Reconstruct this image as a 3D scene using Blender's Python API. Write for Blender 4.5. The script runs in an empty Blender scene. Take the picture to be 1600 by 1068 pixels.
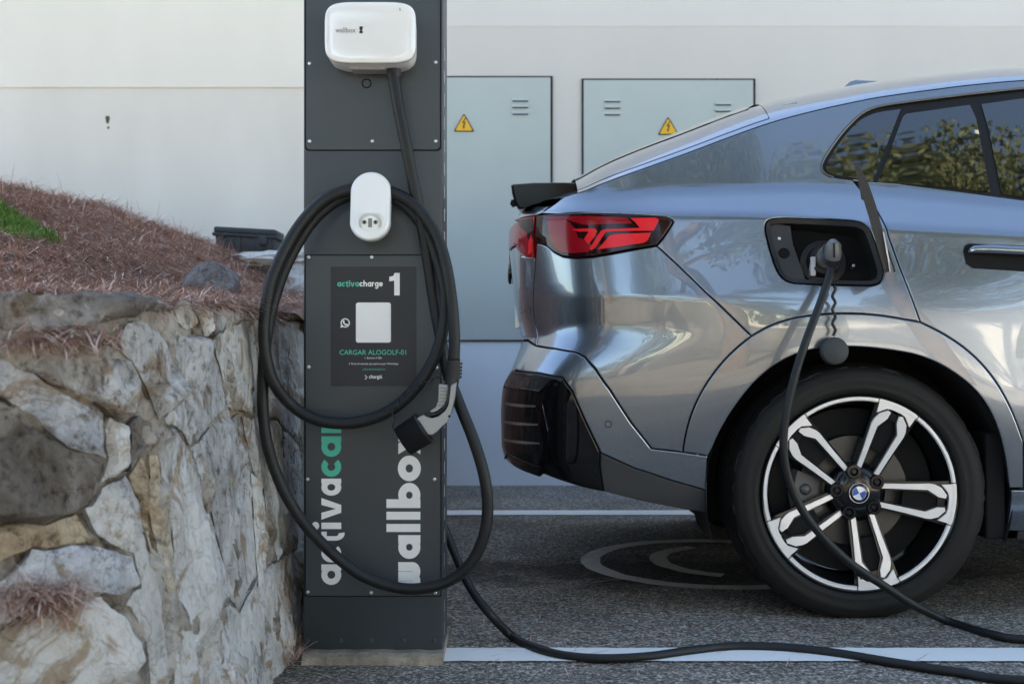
import bpy, bmesh, math, random
import numpy as np
from mathutils import Vector, Matrix, noise
from mathutils.bvhtree import BVHTree
from mathutils.geometry import delaunay_2d_cdt
random.seed(7)
rng = np.random.default_rng(7)
sc = bpy.context.scene
C = sc.collection

# ------------------------------------------------------------------ camera, sky, sun, exposure
FPX, HC = 1862.0, 0.7457            # focal length in photo pixels, eye height in metres
cam_d = bpy.data.cameras.new('camera')
cam_d.sensor_width = 36.0
cam_d.lens = 36.0 * FPX / 1600.0
cam_d.clip_start, cam_d.clip_end = 0.05, 500.0
cam_d.dof.use_dof = True
cam_d.dof.focus_distance = 3.1
cam_d.dof.aperture_fstop = 4.5
cam = bpy.data.objects.new('camera', cam_d)
cam.location = (0, 0, HC)
cam.rotation_euler = (math.radians(90), 0, 0)
C.objects.link(cam)
sc.camera = cam

SUN_DIR = Vector((-0.32, 0.90, 0.72)).normalized()      # towards the sun: high behind the building
world = bpy.data.worlds.new('World')
sc.world = world
world.use_nodes = True
wn = world.node_tree.nodes
bg = wn['Background']
sky = wn.new('ShaderNodeTexSky')
sky.sky_type = 'NISHITA'
sky.sun_disc = False
sky.sun_elevation = math.asin(SUN_DIR.z)
sky.sun_rotation = math.atan2(SUN_DIR.x, SUN_DIR.y)
sky.air_density = 1.0
sky.dust_density = 0.25
sky.ozone_density = 3.5
world.node_tree.links.new(sky.outputs[0], bg.inputs[0])
bg.inputs[1].default_value = 0.13
sun_d = bpy.data.lights.new('sun', 'SUN')
sun_d.energy = 5.0
sun_d.angle = math.radians(0.5)
sun_d.color = (1.0, 0.97, 0.93)
sun = bpy.data.objects.new('sun', sun_d)
sun.rotation_euler = SUN_DIR.to_track_quat('Z', 'Y').to_euler()
sun.location = (-10, 17, 18)
C.objects.link(sun)
sc.view_settings.view_transform = 'Standard'
sc.view_settings.look = 'None'
sc.view_settings.exposure = 2.5
sc.view_settings.use_white_balance = True           # camera set to shade
sc.view_settings.white_balance_temperature = 8600
sc.view_settings.gamma = 1.0
sc.view_settings.use_curve_mapping = False

# ------------------------------------------------------------------ helpers
def at(px, py, Y):
    """photo pixel at depth Y -> world point"""
    return Vector(((px - 800) / FPX * Y, Y, HC + (534 - py) / FPX * Y))

def empty(name, loc=(0, 0, 0), parent=None):
    o = bpy.data.objects.new(name, None)
    o.empty_display_size = 0.1
    C.objects.link(o)
    o.location = loc
    o.parent = parent
    return o

def tag(o, label=None, cat=None, group=None, kind=None):
    if label: o['label'] = label
    if cat: o['category'] = cat
    if group: o['group'] = group
    if kind: o['kind'] = kind
    return o

def mesh_obj(name, verts, faces, m, parent=None, smooth=True, normals=None):
    me = bpy.data.meshes.new(name)
    me.from_pydata([tuple(v) for v in verts], [], [tuple(int(i) for i in f) for f in faces])
    if smooth:
        me.polygons.foreach_set('use_smooth', [True] * len(me.polygons))
    if normals is not None:
        me.normals_split_custom_set_from_vertices([tuple(n) for n in normals])
    me.materials.append(m)
    me.update()
    o = bpy.data.objects.new(name, me)
    C.objects.link(o)
    if parent is not None:
        o.parent = parent
        if parent.parent is not None:
            pl = parent.location + parent.parent.location
        else:
            pl = parent.location
        if any(abs(c) > 0 for c in pl):
            me.transform(Matrix.Translation(-Vector(pl)))
    return o

class MB:
    """collects shapes into one mesh"""
    def __init__(s): s.v, s.f = [], []
    def add(s, v, f):
        n = len(s.v)
        s.v += [Vector(p) for p in v]
        s.f += [tuple(i + n for i in q) for q in f]
        return s
    def box(s, x0, x1, y0, y1, z0, z1, b=0.0):
        if b <= 0:
            v = [(x0,y0,z0),(x1,y0,z0),(x1,y1,z0),(x0,y1,z0),(x0,y0,z1),(x1,y0,z1),(x1,y1,z1),(x0,y1,z1)]
            return s.add(v, [(0,3,2,1),(4,5,6,7),(0,1,5,4),(1,2,6,5),(2,3,7,6),(3,0,4,7)])
        bm = bmesh.new()
        bmesh.ops.create_cube(bm, size=1.0)
        for q in bm.verts:
            q.co = Vector(((x0+x1)/2 + q.co.x*(x1-x0), (y0+y1)/2 + q.co.y*(y1-y0), (z0+z1)/2 + q.co.z*(z1-z0)))
        bmesh.ops.bevel(bm, geom=bm.edges[:], offset=b, segments=2, affect='EDGES', profile=0.5)
        bm.verts.index_update()
        s.add([q.co.copy() for q in bm.verts], [[q.index for q in f.verts] for f in bm.faces])
        bm.free()
        return s
    def prism(s, poly, vec, cap0=True, cap1=True):
        """poly: list of 3-D points; swept along vec (fan caps through ngons)"""
        n = len(poly)
        vec = Vector(vec)
        v = [Vector(p) for p in poly] + [Vector(p) + vec for p in poly]
        f = [(i, (i+1) % n, n + (i+1) % n, n + i) for i in range(n)]
        if cap0: f.append(tuple(range(n-1, -1, -1)))
        if cap1: f.append(tuple(range(n, 2*n)))
        return s.add(v, f)
    def tube(s, pts, rad, seg=10, cap=True, flat=1.0):
        pts = [Vector(p) for p in pts]
        n = len(pts)
        rs = rad if hasattr(rad, '__len__') else [rad] * n
        t0 = (pts[1] - pts[0]).normalized()
        up = Vector((0, 0, 1)) if abs(t0.z) < 0.9 else Vector((0, 1, 0))
        nrm = (up - t0 * up.dot(t0)).normalized()
        v, f = [], []
        for i in range(n):
            t = (pts[min(i+1, n-1)] - pts[max(i-1, 0)]).normalized()
            nrm = (nrm - t * nrm.dot(t)).normalized()
            b = t.cross(nrm)
            for k in range(seg):
                a = 2 * math.pi * k / seg
                v.append(pts[i] + nrm * (rs[i] * math.cos(a)) + b * (rs[i] * flat * math.sin(a)))
        for i in range(n - 1):
            for k in range(seg):
                k2 = (k + 1) % seg
                f.append((i*seg+k, (i+1)*seg+k, (i+1)*seg+k2, i*seg+k2)[::-1])
        if cap:
            f.append(tuple(range(seg))); f.append(tuple(range((n-1)*seg, n*seg))[::-1])
        return s.add(v, f)
    def lathe(s, prof, center, seg=64, axis='Y', closed=False, a0=0.0):
        """prof: list of (radius, axial)"""
        c = Vector(center)
        n = len(prof)
        v, f = [], []
        for k in range(seg):
            a = 2 * math.pi * k / seg + a0
            ca, sa = math.cos(a), math.sin(a)
            for r, h in prof:
                v.append(c + (Vector((r*ca, h, r*sa)) if axis == 'Y' else Vector((r*ca, r*sa, h))))
        m = n if closed else n - 1
        for k in range(seg):
            k2 = (k + 1) % seg
            for i in range(m):
                j = (i + 1) % n
                f.append((k*n+i, k2*n+i, k2*n+j, k*n+j))
        return s.add(v, f)
    def build(s, name, m, parent=None, smooth=False, angle=None):
        o = mesh_obj(name, s.v, s.f, m, parent, smooth)
        if angle is not None:
            shade_angle(o.data, angle)
        return o

def shade_angle(me, deg):
    bm = bmesh.new(); bm.from_mesh(me)
    bmesh.ops.recalc_face_normals(bm, faces=bm.faces[:])
    for f in bm.faces: f.smooth = True
    lim = math.radians(deg)
    for e in bm.edges:
        if len(e.link_faces) == 2 and e.calc_face_angle(0) > lim:
            e.smooth = False
    bm.to_mesh(me); bm.free()

def catmull(pts, n=8):
    P = [Vector(p) for p in pts]
    P = [P[0]*2 - P[1]] + P + [P[-1]*2 - P[-2]]
    out = []
    for i in range(1, len(P) - 2):
        p0, p1, p2, p3 = P[i-1], P[i], P[i+1], P[i+2]
        for k in range(n):
            t = k / n
            out.append(0.5 * ((2*p1) + (p2-p0)*t + (2*p0-5*p1+4*p2-p3)*t*t + (3*p1-p0-3*p2+p3)*t**3))
    out.append(P[-2])
    return out

# ------------------------------------------------------------------ materials
def principled(name):
    m = bpy.data.materials.new(name)
    m.use_nodes = True
    return m, m.node_tree.nodes, m.node_tree.links, m.node_tree.nodes['Principled BSDF']

def mat(name, col, rough=0.5, metal=0.0, coat=0.0, spec=0.5, var=0.0, vscale=8.0, bump=0.0, bscale=60.0, rvar=0.0, coat_rough=0.03):
    m, N, L, p = principled(name)
    p.inputs['Base Color'].default_value = (*col, 1)
    p.inputs['Roughness'].default_value = rough
    p.inputs['Metallic'].default_value = metal
    p.inputs['Specular IOR Level'].default_value = spec
    p.inputs['Coat Weight'].default_value = coat
    p.inputs['Coat Roughness'].default_value = coat_rough
    if var > 0 or rvar > 0 or bump > 0:
        tc = N.new('ShaderNodeTexCoord')
        nz = N.new('ShaderNodeTexNoise')
        nz.inputs['Scale'].default_value = vscale
        nz.inputs['Detail'].default_value = 6
        L.new(tc.outputs['Object'], nz.inputs['Vector'])
        if var > 0:
            mr = N.new('ShaderNodeMapRange')
            mr.inputs[1].default_value, mr.inputs[2].default_value = 0.3, 0.7
            mr.inputs[3].default_value, mr.inputs[4].default_value = 1 - var, 1 + var
            L.new(nz.outputs['Fac'], mr.inputs[0])
            mx = N.new('ShaderNodeMix'); mx.data_type = 'RGBA'; mx.blend_type = 'MULTIPLY'
            mx.inputs[0].default_value = 1.0
            mx.inputs[6].default_value = (*col, 1)
            L.new(mr.outputs[0], mx.inputs[7])
            L.new(mx.outputs[2], p.inputs['Base Color'])
        if rvar > 0:
            mr2 = N.new('ShaderNodeMapRange')
            mr2.inputs[1].default_value, mr2.inputs[2].default_value = 0.3, 0.7
            mr2.inputs[3].default_value, mr2.inputs[4].default_value = max(0, rough - rvar), rough + rvar
            L.new(nz.outputs['Fac'], mr2.inputs[0])
            L.new(mr2.outputs[0], p.inputs['Roughness'])
        if bump > 0:
            nb = N.new('ShaderNodeTexNoise')
            nb.inputs['Scale'].default_value = bscale
            nb.inputs['Detail'].default_value = 5
            L.new(tc.outputs['Object'], nb.inputs['Vector'])
            bp = N.new('ShaderNodeBump')
            bp.inputs['Strength'].default_value = bump
            bp.inputs['Distance'].default_value = 0.01
            L.new(nb.outputs['Fac'], bp.inputs['Height'])
            L.new(bp.outputs[0], p.inputs['Normal'])
    return m

def ramp(N, stops, interp='LINEAR'):
    r = N.new('ShaderNodeValToRGB')
    r.color_ramp.interpolation = interp
    while len(r.color_ramp.elements) < len(stops):
        r.color_ramp.elements.new(0.5)
    for e, (p, c) in zip(r.color_ramp.elements, stops):
        e.position = p
        e.color = (*c, 1) if len(c) == 3 else c
    return r

M = {}
def make_asphalt():
    m, N, L, p = principled('asphalt')
    tc = N.new('ShaderNodeTexCoord')
    v1 = N.new('ShaderNodeTexVoronoi'); v1.inputs['Scale'].default_value = 165
    v1.inputs['Randomness'].default_value = 1
    n1 = N.new('ShaderNodeTexNoise'); n1.inputs['Scale'].default_value = 1.7; n1.inputs['Detail'].default_value = 7
    n2 = N.new('ShaderNodeTexNoise'); n2.inputs['Scale'].default_value = 60; n2.inputs['Detail'].default_value = 6
    n2.inputs['Roughness'].default_value = 0.75
    for t in (v1, n1, n2): L.new(tc.outputs['Object'], t.inputs['Vector'])
    sep = N.new('ShaderNodeSeparateColor'); L.new(v1.outputs['Color'], sep.inputs[0])
    r1 = ramp(N, [(0.0, (.055,.047,.039)), (0.40, (.18,.158,.133)), (0.75, (.33,.292,.25)), (1.0, (.66,.60,.53))])
    L.new(sep.outputs[0], r1.inputs[0])
    r2 = ramp(N, [(0.3, (.55,.52,.48)), (0.55, (1.0,1.0,1.0)), (0.75, (1.3,1.3,1.3))])
    L.new(n1.outputs['Fac'], r2.inputs[0])
    mx = N.new('ShaderNodeMix'); mx.data_type = 'RGBA'; mx.blend_type = 'MULTIPLY'; mx.inputs[0].default_value = 1
    L.new(r1.outputs[0], mx.inputs[6]); L.new(r2.outputs[0], mx.inputs[7])
    r3 = ramp(N, [(0.35, (.35,.35,.35)), (0.6, (1.25,1.25,1.25))])
    L.new(n2.outputs['Fac'], r3.inputs[0])
    mx2 = N.new('ShaderNodeMix'); mx2.data_type = 'RGBA'; mx2.blend_type = 'MULTIPLY'; mx2.inputs[0].default_value = 0.8
    L.new(mx.outputs[2], mx2.inputs[6]); L.new(r3.outputs[0], mx2.inputs[7])
    # oil and tyre stain plus the car's shade, both darkened into the colour
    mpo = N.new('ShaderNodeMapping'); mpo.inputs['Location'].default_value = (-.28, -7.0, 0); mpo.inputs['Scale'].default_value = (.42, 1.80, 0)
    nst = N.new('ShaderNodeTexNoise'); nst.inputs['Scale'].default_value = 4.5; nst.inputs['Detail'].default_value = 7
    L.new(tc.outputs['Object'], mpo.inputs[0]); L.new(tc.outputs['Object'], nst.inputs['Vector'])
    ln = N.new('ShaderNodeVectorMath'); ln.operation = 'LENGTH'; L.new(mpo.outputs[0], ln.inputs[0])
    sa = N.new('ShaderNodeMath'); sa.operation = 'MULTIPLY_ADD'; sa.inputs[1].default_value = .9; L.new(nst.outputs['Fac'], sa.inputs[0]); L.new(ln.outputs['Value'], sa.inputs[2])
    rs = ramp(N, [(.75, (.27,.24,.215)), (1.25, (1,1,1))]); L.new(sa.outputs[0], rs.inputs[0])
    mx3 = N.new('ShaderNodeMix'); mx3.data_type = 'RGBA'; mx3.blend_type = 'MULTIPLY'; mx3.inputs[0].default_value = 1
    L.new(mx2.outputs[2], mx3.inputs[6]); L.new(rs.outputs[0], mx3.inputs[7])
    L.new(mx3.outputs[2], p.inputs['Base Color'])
    p.inputs['Roughness'].default_value = 0.85
    bp = N.new('ShaderNodeBump'); bp.inputs['Strength'].default_value = 0.9; bp.inputs['Distance'].default_value = 0.004
    ad = N.new('ShaderNodeMath'); ad.operation = 'SUBTRACT'
    L.new(n2.outputs['Fac'], ad.inputs[0]); L.new(v1.outputs['Distance'], ad.inputs[1])
    L.new(ad.outputs[0], bp.inputs['Height']); L.new(bp.outputs[0], p.inputs['Normal'])
    return m
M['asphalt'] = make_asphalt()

def make_line(name='line_paint', wear=0.33, col=(.80,.80,.78)):
    m, N, L, p = principled(name)
    tc = N.new('ShaderNodeTexCoord')
    n2 = N.new('ShaderNodeTexNoise'); n2.inputs['Scale'].default_value = 70; n2.inputs['Detail'].default_value = 8
    n2.inputs['Roughness'].default_value = 0.8
    n3 = N.new('ShaderNodeTexNoise'); n3.inputs['Scale'].default_value = 5; n3.inputs['Detail'].default_value = 4
    L.new(tc.outputs['Object'], n2.inputs['Vector']); L.new(tc.outputs['Object'], n3.inputs['Vector'])
    ad = N.new('ShaderNodeMath'); ad.operation = 'MULTIPLY_ADD'; ad.inputs[1].default_value = 0.45
    L.new(n3.outputs['Fac'], ad.inputs[0]); L.new(n2.outputs['Fac'], ad.inputs[2])
    r = ramp(N, [(wear + 0.12, (.07,.07,.07)), (wear + 0.22, col)])
    L.new(ad.outputs[0], r.inputs[0]); L.new(r.outputs[0], p.inputs['Base Color'])
    p.inputs['Roughness'].default_value = 0.7
    bp = N.new('ShaderNodeBump'); bp.inputs['Strength'].default_value = 0.5; bp.inputs['Distance'].default_value = 0.003
    L.new(n2.outputs['Fac'], bp.inputs['Height']); L.new(bp.outputs[0], p.inputs['Normal'])
    return m
M['line'] = make_line()
M['line_worn'] = make_line('line_paint_worn', 0.43, (.70,.66,.60))

def make_plaster(name, col, dirt, stain=0.5):
    m, N, L, p = principled(name)
    tc = N.new('ShaderNodeTexCoord')
    mp = N.new('ShaderNodeMapping'); mp.inputs['Scale'].default_value = (1.2, 1.2, 0.5)
    L.new(tc.outputs['Object'], mp.inputs[0])
    n1 = N.new('ShaderNodeTexNoise'); n1.inputs['Scale'].default_value = 1.6; n1.inputs['Detail'].default_value = 8
    L.new(mp.outputs[0], n1.inputs['Vector'])
    n2 = N.new('ShaderNodeTexNoise'); n2.inputs['Scale'].default_value = 180; n2.inputs['Detail'].default_value = 3
    L.new(tc.outputs['Object'], n2.inputs['Vector'])
    r = ramp(N, [(0.36, dirt), (0.62, col)])
    L.new(n1.outputs['Fac'], r.inputs[0])
    mx = N.new('ShaderNodeMix'); mx.data_type = 'RGBA'; mx.inputs[0].default_value = stain
    mx.inputs[6].default_value = (*col, 1)
    L.new(r.outputs[0], mx.inputs[7]); L.new(mx.outputs[2], p.inputs['Base Color'])
    p.inputs['Roughness'].default_value = 0.75
    bp = N.new('ShaderNodeBump'); bp.inputs['Strength'].default_value = 0.12; bp.inputs['Distance'].default_value = 0.004
    L.new(n2.outputs['Fac'], bp.inputs['Height']); L.new(bp.outputs[0], p.inputs['Normal'])
    return m
M['wall_white'] = make_plaster('white_render', (.58,.56,.54), (.53,.51,.49))
M['lower_wall'] = make_plaster('pale_blue_render', (.68,.76,.84), (.63,.70,.78))
M['wall_upper'] = make_plaster('upper_render', (.62,.605,.595), (.58,.57,.56))
M['wall_cream'] = make_plaster('cream_render', (.78,.74,.68), (.69,.65,.59))
M['wall_dull'] = make_plaster('dull_render', (.74,.70,.65), (.64,.60,.55), 0.7)

M['cabinet'] = mat('cabinet_paint', (.41,.465,.465), 0.45, var=0.04, vscale=3, bump=0.03, bscale=40)
M['dark_gap'] = mat('dark_gap', (.012,.012,.012), 0.8)
M['yellow'] = mat('sign_yellow', (.80,.42,.02), 0.4, var=0.05)
M['black_print'] = mat('black_print', (.012,.012,.012), 0.5)
M['post'] = mat('post_paint', (.036,.046,.053), 0.42, var=0.10, vscale=4, bump=0.05, bscale=220, rvar=0.06)
M['post_edge'] = mat('post_plate', (.040,.050,.057), 0.40, var=0.10, vscale=3, bump=0.05, bscale=220, rvar=0.06)
M['steel'] = mat('screw_steel', (.6,.6,.6), 0.3, 1.0)
M['white_vinyl'] = mat('white_vinyl', (.86,.86,.85), 0.45, var=0.03)
M['teal'] = mat('teal_vinyl', (.03,.50,.36), 0.45)
M['poster'] = mat('poster_print', (.016,.018,.022), 0.5, var=0.1, vscale=5)
M['concrete'] = mat('footing_concrete', (.27,.23,.18), 0.9, var=0.35, vscale=18, bump=0.9, bscale=45)
M['white_plastic'] = mat('white_plastic', (.80,.80,.79), 0.28, spec=0.5, coat=0.3)
M['white_gloss'] = mat('white_gloss', (.82,.82,.82), 0.08, coat=1.0)
M['grey_plastic'] = mat('grey_plastic', (.36,.36,.35), 0.5, var=0.06, vscale=20)
M['mid_plastic'] = mat('mid_plastic', (.20,.20,.20), 0.5)
M['cable'] = mat('cable_rubber', (.010,.011,.012), 0.5, spec=.35, var=0.15, vscale=14, bump=0.03, bscale=200)
M['black_plastic'] = mat('black_plastic', (.014,.014,.015), 0.55, bump=0.05, bscale=300)
M['soft_black'] = mat('soft_black', (.009,.009,.010), 0.8, spec=.2)

# car
M['paint'] = mat('grey_metal_paint', (.195,.232,.278), 0.26, metal=0.87, coat=1.0, coat_rough=0.01)
M['paint'].node_tree.nodes['Principled BSDF'].inputs['Coat IOR'].default_value = 1.7
M['gloss_black'] = mat('gloss_black', (.005,.005,.006), 0.05)
M['glass'] = mat('tinted_glass', (.004,.005,.006), 0.01, spec=0.9, coat=1.0, coat_rough=0.0)
M['cladding'] = mat('dark_cladding', (.035,.037,.040), 0.5, bump=0.06, bscale=300)
M['satin'] = mat('satin_trim', (.55,.55,.56), 0.22, 1.0)
M['moulding'] = mat('window_moulding', (.16,.15,.14), 0.3, 1.0)
M['chrome'] = mat('chrome', (.75,.75,.76), 0.08, 1.0)
M['lamp_dark'] = mat('lamp_dark', (.016,.0015,.003), 0.05, spec=.4)
M['lamp_red'] = mat('lamp_red', (.90,.008,.016), 0.3, coat=.2, spec=0.3)
M['lamp_deep'] = mat('lamp_deep', (.30,.004,.010), 0.12, spec=.4)
M['satin_black'] = mat('satin_black', (.008,.008,.009), 0.4, spec=.3)
M['tyre'] = mat('tyre_rubber', (.010,.0095,.0092), 0.68, spec=.35, var=0.3, vscale=6, bump=0.08, bscale=150)
M['rim_black'] = mat('rim_black', (.006,.006,.007), 0.12)
M['rim_face'] = mat('rim_machined', (.80,.80,.81), 0.34, 0.35, coat=0.3)
M['disc'] = mat('brake_disc', (.085,.084,.082), 0.45, 1.0)
M['caliper'] = mat('caliper', (.10,.105,.11), 0.45, 0.6)
M['blue'] = mat('roundel_blue', (.01,.10,.42), 0.2, coat=1.0)
M['white_enamel'] = mat('white_enamel', (.8,.8,.8), 0.2, coat=1.0)
M['liner'] = mat('arch_liner', (.010,.010,.010), 0.9)
# ------------------------------------------------------------------ ground and building
WALL_Y = 6.20
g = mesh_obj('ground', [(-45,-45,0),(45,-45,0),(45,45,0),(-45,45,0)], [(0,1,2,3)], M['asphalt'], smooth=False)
tag(g, 'dark speckled asphalt of the parking bay', 'ground', kind='structure')

def strip(name, x0, x1, y0, y1, z, m, wob=0.004, label=None):
    n = 500
    v, f = [], []
    for i in range(n + 1):
        x = x0 + (x1 - x0) * i / n
        v += [(x, y0 + wob*noise.fractal(Vector((x*14, y0, 0)), .5, 2.2, 5), z), (x, y1 + wob*noise.fractal(Vector((x*14, y1, 3)), .5, 2.2, 5), z)]
    for i in range(n): f.append((2*i, 2*i+2, 2*i+3, 2*i+1))
    o = mesh_obj(name, v, f, m, smooth=False)
    return tag(o, label, 'road marking', kind='structure')
strip('parking_line', -0.20, 6.0, 2.775, 2.895, 0.004, M['line'], label='white bay line running under the charging cable')
strip('parking_line', -0.55, 6.0, 5.12, 5.26, 0.004, M['line'], label='white bay line at the foot of the wall')

def ring_marking(cx, cy, R, w, a0, a1, label):
    n = 72
    v, f = [], []
    for i in range(n + 1):
        a = math.radians(a0 + (a1 - a0) * i / n)
        for r in (R - w/2, R + w/2):
            r += 0.006 * noise.noise((math.cos(a)*6, math.sin(a)*6, r*40))
            v.append((cx + r*math.cos(a), cy + r*math.sin(a), 0.004))
    for i in range(n): f.append((2*i, 2*i+1, 2*i+3, 2*i+2))
    o = mesh_obj('ring_marking', v, f, M['line_worn'], smooth=False)
    tag(o, label, 'road marking', kind='structure')
ring_marking(0.69, 4.03, 0.425, 0.062, 60, 320, 'faded outer painted ring on the asphalt behind the wheel')
ring_marking(0.79, 4.06, 0.29, 0.06, 118, 246, 'faded inner painted ring on the asphalt behind the wheel')

# unseen pale court, added for warm bounce, and low wall, added for reflections
pv = mesh_obj('bounce_paving', [(1.8,-22,.004),(30,-22,.004),(30,-.9,.004),(1.8,-.9,.004)], [(0,1,2,3)], mat('pale_paving', (.52,.515,.50), .8, var=.12, vscale=2), smooth=False)
tag(pv, 'unseen pale court added to bounce sunlight towards the parking bay', 'pavement', kind='structure')
gw = empty('reflection_wall', (0, -8.2, 0)); tag(gw, 'unseen low stone wall added to shape the car reflections', 'wall')
mb = MB(); mb.box(-16, 3.4, -8.35, -8.1, 0, .9); mb.build('wall_body', mat('dull_stone', (.20,.18,.16), .9, var=.3, vscale=6), gw)
mb = MB(); mb.box(-16, 3.4, -8.40, -8.05, .9, .98, .01); mb.build('coping', M['wall_cream'], gw)

vl = empty('white_villa', (9, -8, 0)); tag(vl, 'low white villa across the court, mirrored in the lower car door', 'house')
mb = MB(); mb.box(3.6, 16, -14, -8.0, 0, 3.3); mb.build('wall', mat('villa_white', (.80,.80,.79), .7, var=.03), vl)
mb = MB(); mb.box(3.3, 16.3, -14.3, -7.6, 3.3, 3.5, .02); mb.build('roof_slab', M['wall_cream'], vl)
for x in (8.0, 11.5):
    mb = MB(); mb.box(x, x + 1.2, -8.02, -7.97, 1.0, 2.3); w_ = mb.build('window', M['glass'], vl)
    mb = MB(); mb.box(x - .06, x + 1.26, -8.03, -7.98, .93, .995); mb.build('sill', M['wall_cream'], w_)

bld = empty('building', (0, WALL_Y, 0))
tag(bld, 'tall pale rendered building wall filling the background', 'building')
mb = MB(); mb.box(-0.62, 14, WALL_Y - .001, WALL_Y + 0.4, -0.05, .748)
mb.build('lower_wall', M['lower_wall'], bld)  # lower wall band, coloured paler and bluer than the wall above
mb = MB(); mb.box(-0.62, 14, WALL_Y, WALL_Y + 0.4, .748, 2.385)
mb.build('wall', M['wall_white'], bld)
# upper course, 12 mm proud
mb = MB()
mb.box(-0.62, 14, WALL_Y - 0.0015, WALL_Y + 0.4, 2.385, 5.5)
mb.build('upper_wall', M['wall_upper'], bld)
mb = MB(); mb.box(-14, -0.62, WALL_Y + 0.004, WALL_Y + 0.4, -0.05, 2.068)
mb.build('wall', M['wall_dull'], bld)
mb = MB(); mb.box(-14, -0.62, WALL_Y - 0.003, WALL_Y + 0.4, 2.068, 5.5)
mb.build('upper_wall', M['wall_cream'], bld)
mb = MB(); mb.box(-14, 14, WALL_Y + 0.4, WALL_Y + 9, -0.05, 5.45)
mb.build('rear_block', M['wall_white'], bld)
# chipped hole in the left wall
mb = MB()
h = at(168, 187, WALL_Y + 0.0025)
mb.prism([h + Vector((0.010*math.cos(a)*(1+.3*math.sin(3*a)), 0, 0.026*math.sin(a)*(1+.25*math.cos(2*a)))) for a in np.linspace(0, 2*math.pi, 12, endpoint=False)], (0, 0.001, 0))
mb.prism([h + Vector((0.004 + 0.006*math.cos(a), 0, -0.042 + 0.008*math.sin(a))) for a in np.linspace(0, 2*math.pi, 8, endpoint=False)], (0, 0.001, 0))
mb.build('chipped_hole', mat('chip_dark', (.09,.08,.045), 0.9), bld)

# ------------------------------------------------------------------ electrical cabinet doors
def louvres(par, cx, cz, sc_):
    for k in range(3):
        z = cz + (1 - k) * 0.034
        w = 0.042
        v, f = [], []
        n = 6
        for i in range(n + 1):
            a = math.pi * i / n * 0.5
            v += [(cx - w, CY - 0.011*math.sin(a), z + 0.011*math.cos(a)), (cx + w, CY - 0.011*math.sin(a), z + 0.011*math.cos(a))]
        for i in range(n): f.append((2*i, 2*i+1, 2*i+3, 2*i+2))
        mb = MB(); mb.add(v, f)
        m_ = len(v)
        mb.add([v[2*i] for i in range(n+1)] + [(cx - w, CY, z)], [tuple(range(n + 2))])
        mb.add([v[2*i+1] for i in range(n+1)] + [(cx + w, CY, z)], [tuple(range(n + 1, -1, -1))])
        o = mb.build('louvre', M['cabinet'], par)
        s_ = MB(); s_.box(cx - w + .002, cx + w - .002, CY - 0.0012, CY - 0.0004, z - 0.005, z + 0.002)
        s_.build('slot', M['dark_gap'], o)

def warn_sign(par, px, py_top, py_bot, half):
    s = FPX / CY
    c = at(px, (py_top + py_bot) / 2, CY)
    h2 = (py_bot - py_top) / 2 / s
    w2 = half / s
    def tri(k, y):
        pts = []
        cs = [Vector((0, 0, h2)), Vector((-w2, 0, -h2)), Vector((w2, 0, -h2))]
        cen = Vector((0, 0, -h2/3))
        cs = [cen + (p - cen) * k for p in cs]
        for i in range(3):
            p, a, b = cs[i], cs[i-1], cs[(i+1) % 3]
            for t in np.linspace(0, 1, 4):
                q = p.lerp(a, 0.10*(1-t)).lerp(p.lerp(b, 0.10*t), t)
                pts.append(Vector((c.x, 0, c.z)) + q + Vector((0, y, 0)))
        return pts
    mb = MB(); mb.prism(tri(1.0, CY - 0.004), (0, 0.004, 0)); o = mb.build('warning_sign', M['black_print'], par)
    mb = MB(); mb.prism(tri(0.84, CY - 0.005), (0, 0.0008, 0)); mb.build('yellow_field', M['yellow'], o)
    bolt = [(.12,.50),(-.20,-.06),(.0,-.02),(-.08,-.42),(-.16,-.40),(-.03,-.68),(.10,-.44),(.02,-.44),(.17,.10),(-.02,.05),(.20,.46)]
    mb = MB(); mb.prism([Vector((c.x + x*w2, CY - 0.0056, c.z + z*h2 - h2*0.02)) for x, z in bolt], (0, 0.0004, 0)); mb.build('lightning_bolt', M['black_print'], o)

CY = WALL_Y - 0.012
def cabinet(px0, px1, py0, py1, label, lou, sign):
    a, b = at(px0, py0, CY), at(px1, py1, CY)
    root = empty('electrical_cabinet', (0, CY, 0))
    tag(root, label, 'cabinet', 'electrical cabinet doors in the wall')
    mb = MB()
    mb.box(a.x - 0.010, b.x + 0.012, WALL_Y - 0.009, WALL_Y + 0.02, b.z - 0.007, a.z + 0.008)
    mb.build('frame_gap', M['dark_gap'], root)
    mb = MB(); mb.box(a.x, b.x, CY, WALL_Y + 0.01, b.z, a.z, 0.003)
    mb.build('door_panel', M['cabinet'], root)
    for px, py in lou:
        p = at(px, py, CY); louvres(root, p.x, p.z, 1)
    warn_sign(root, *sign)
cabinet(600, 860, 121, 531, 'grey metal cabinet door right beside the charging post, one louvre set visible', [(813, 168), (820, 492), (640, 168)], (725, 177, 206, 16.5))
cabinet(912, 1177, 125, 531, 'grey metal cabinet door partly hidden by the car roofline', [(957, 169), (1130, 174), (957, 492), (1130, 492)], (1044, 182, 211, 16.5))
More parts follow.
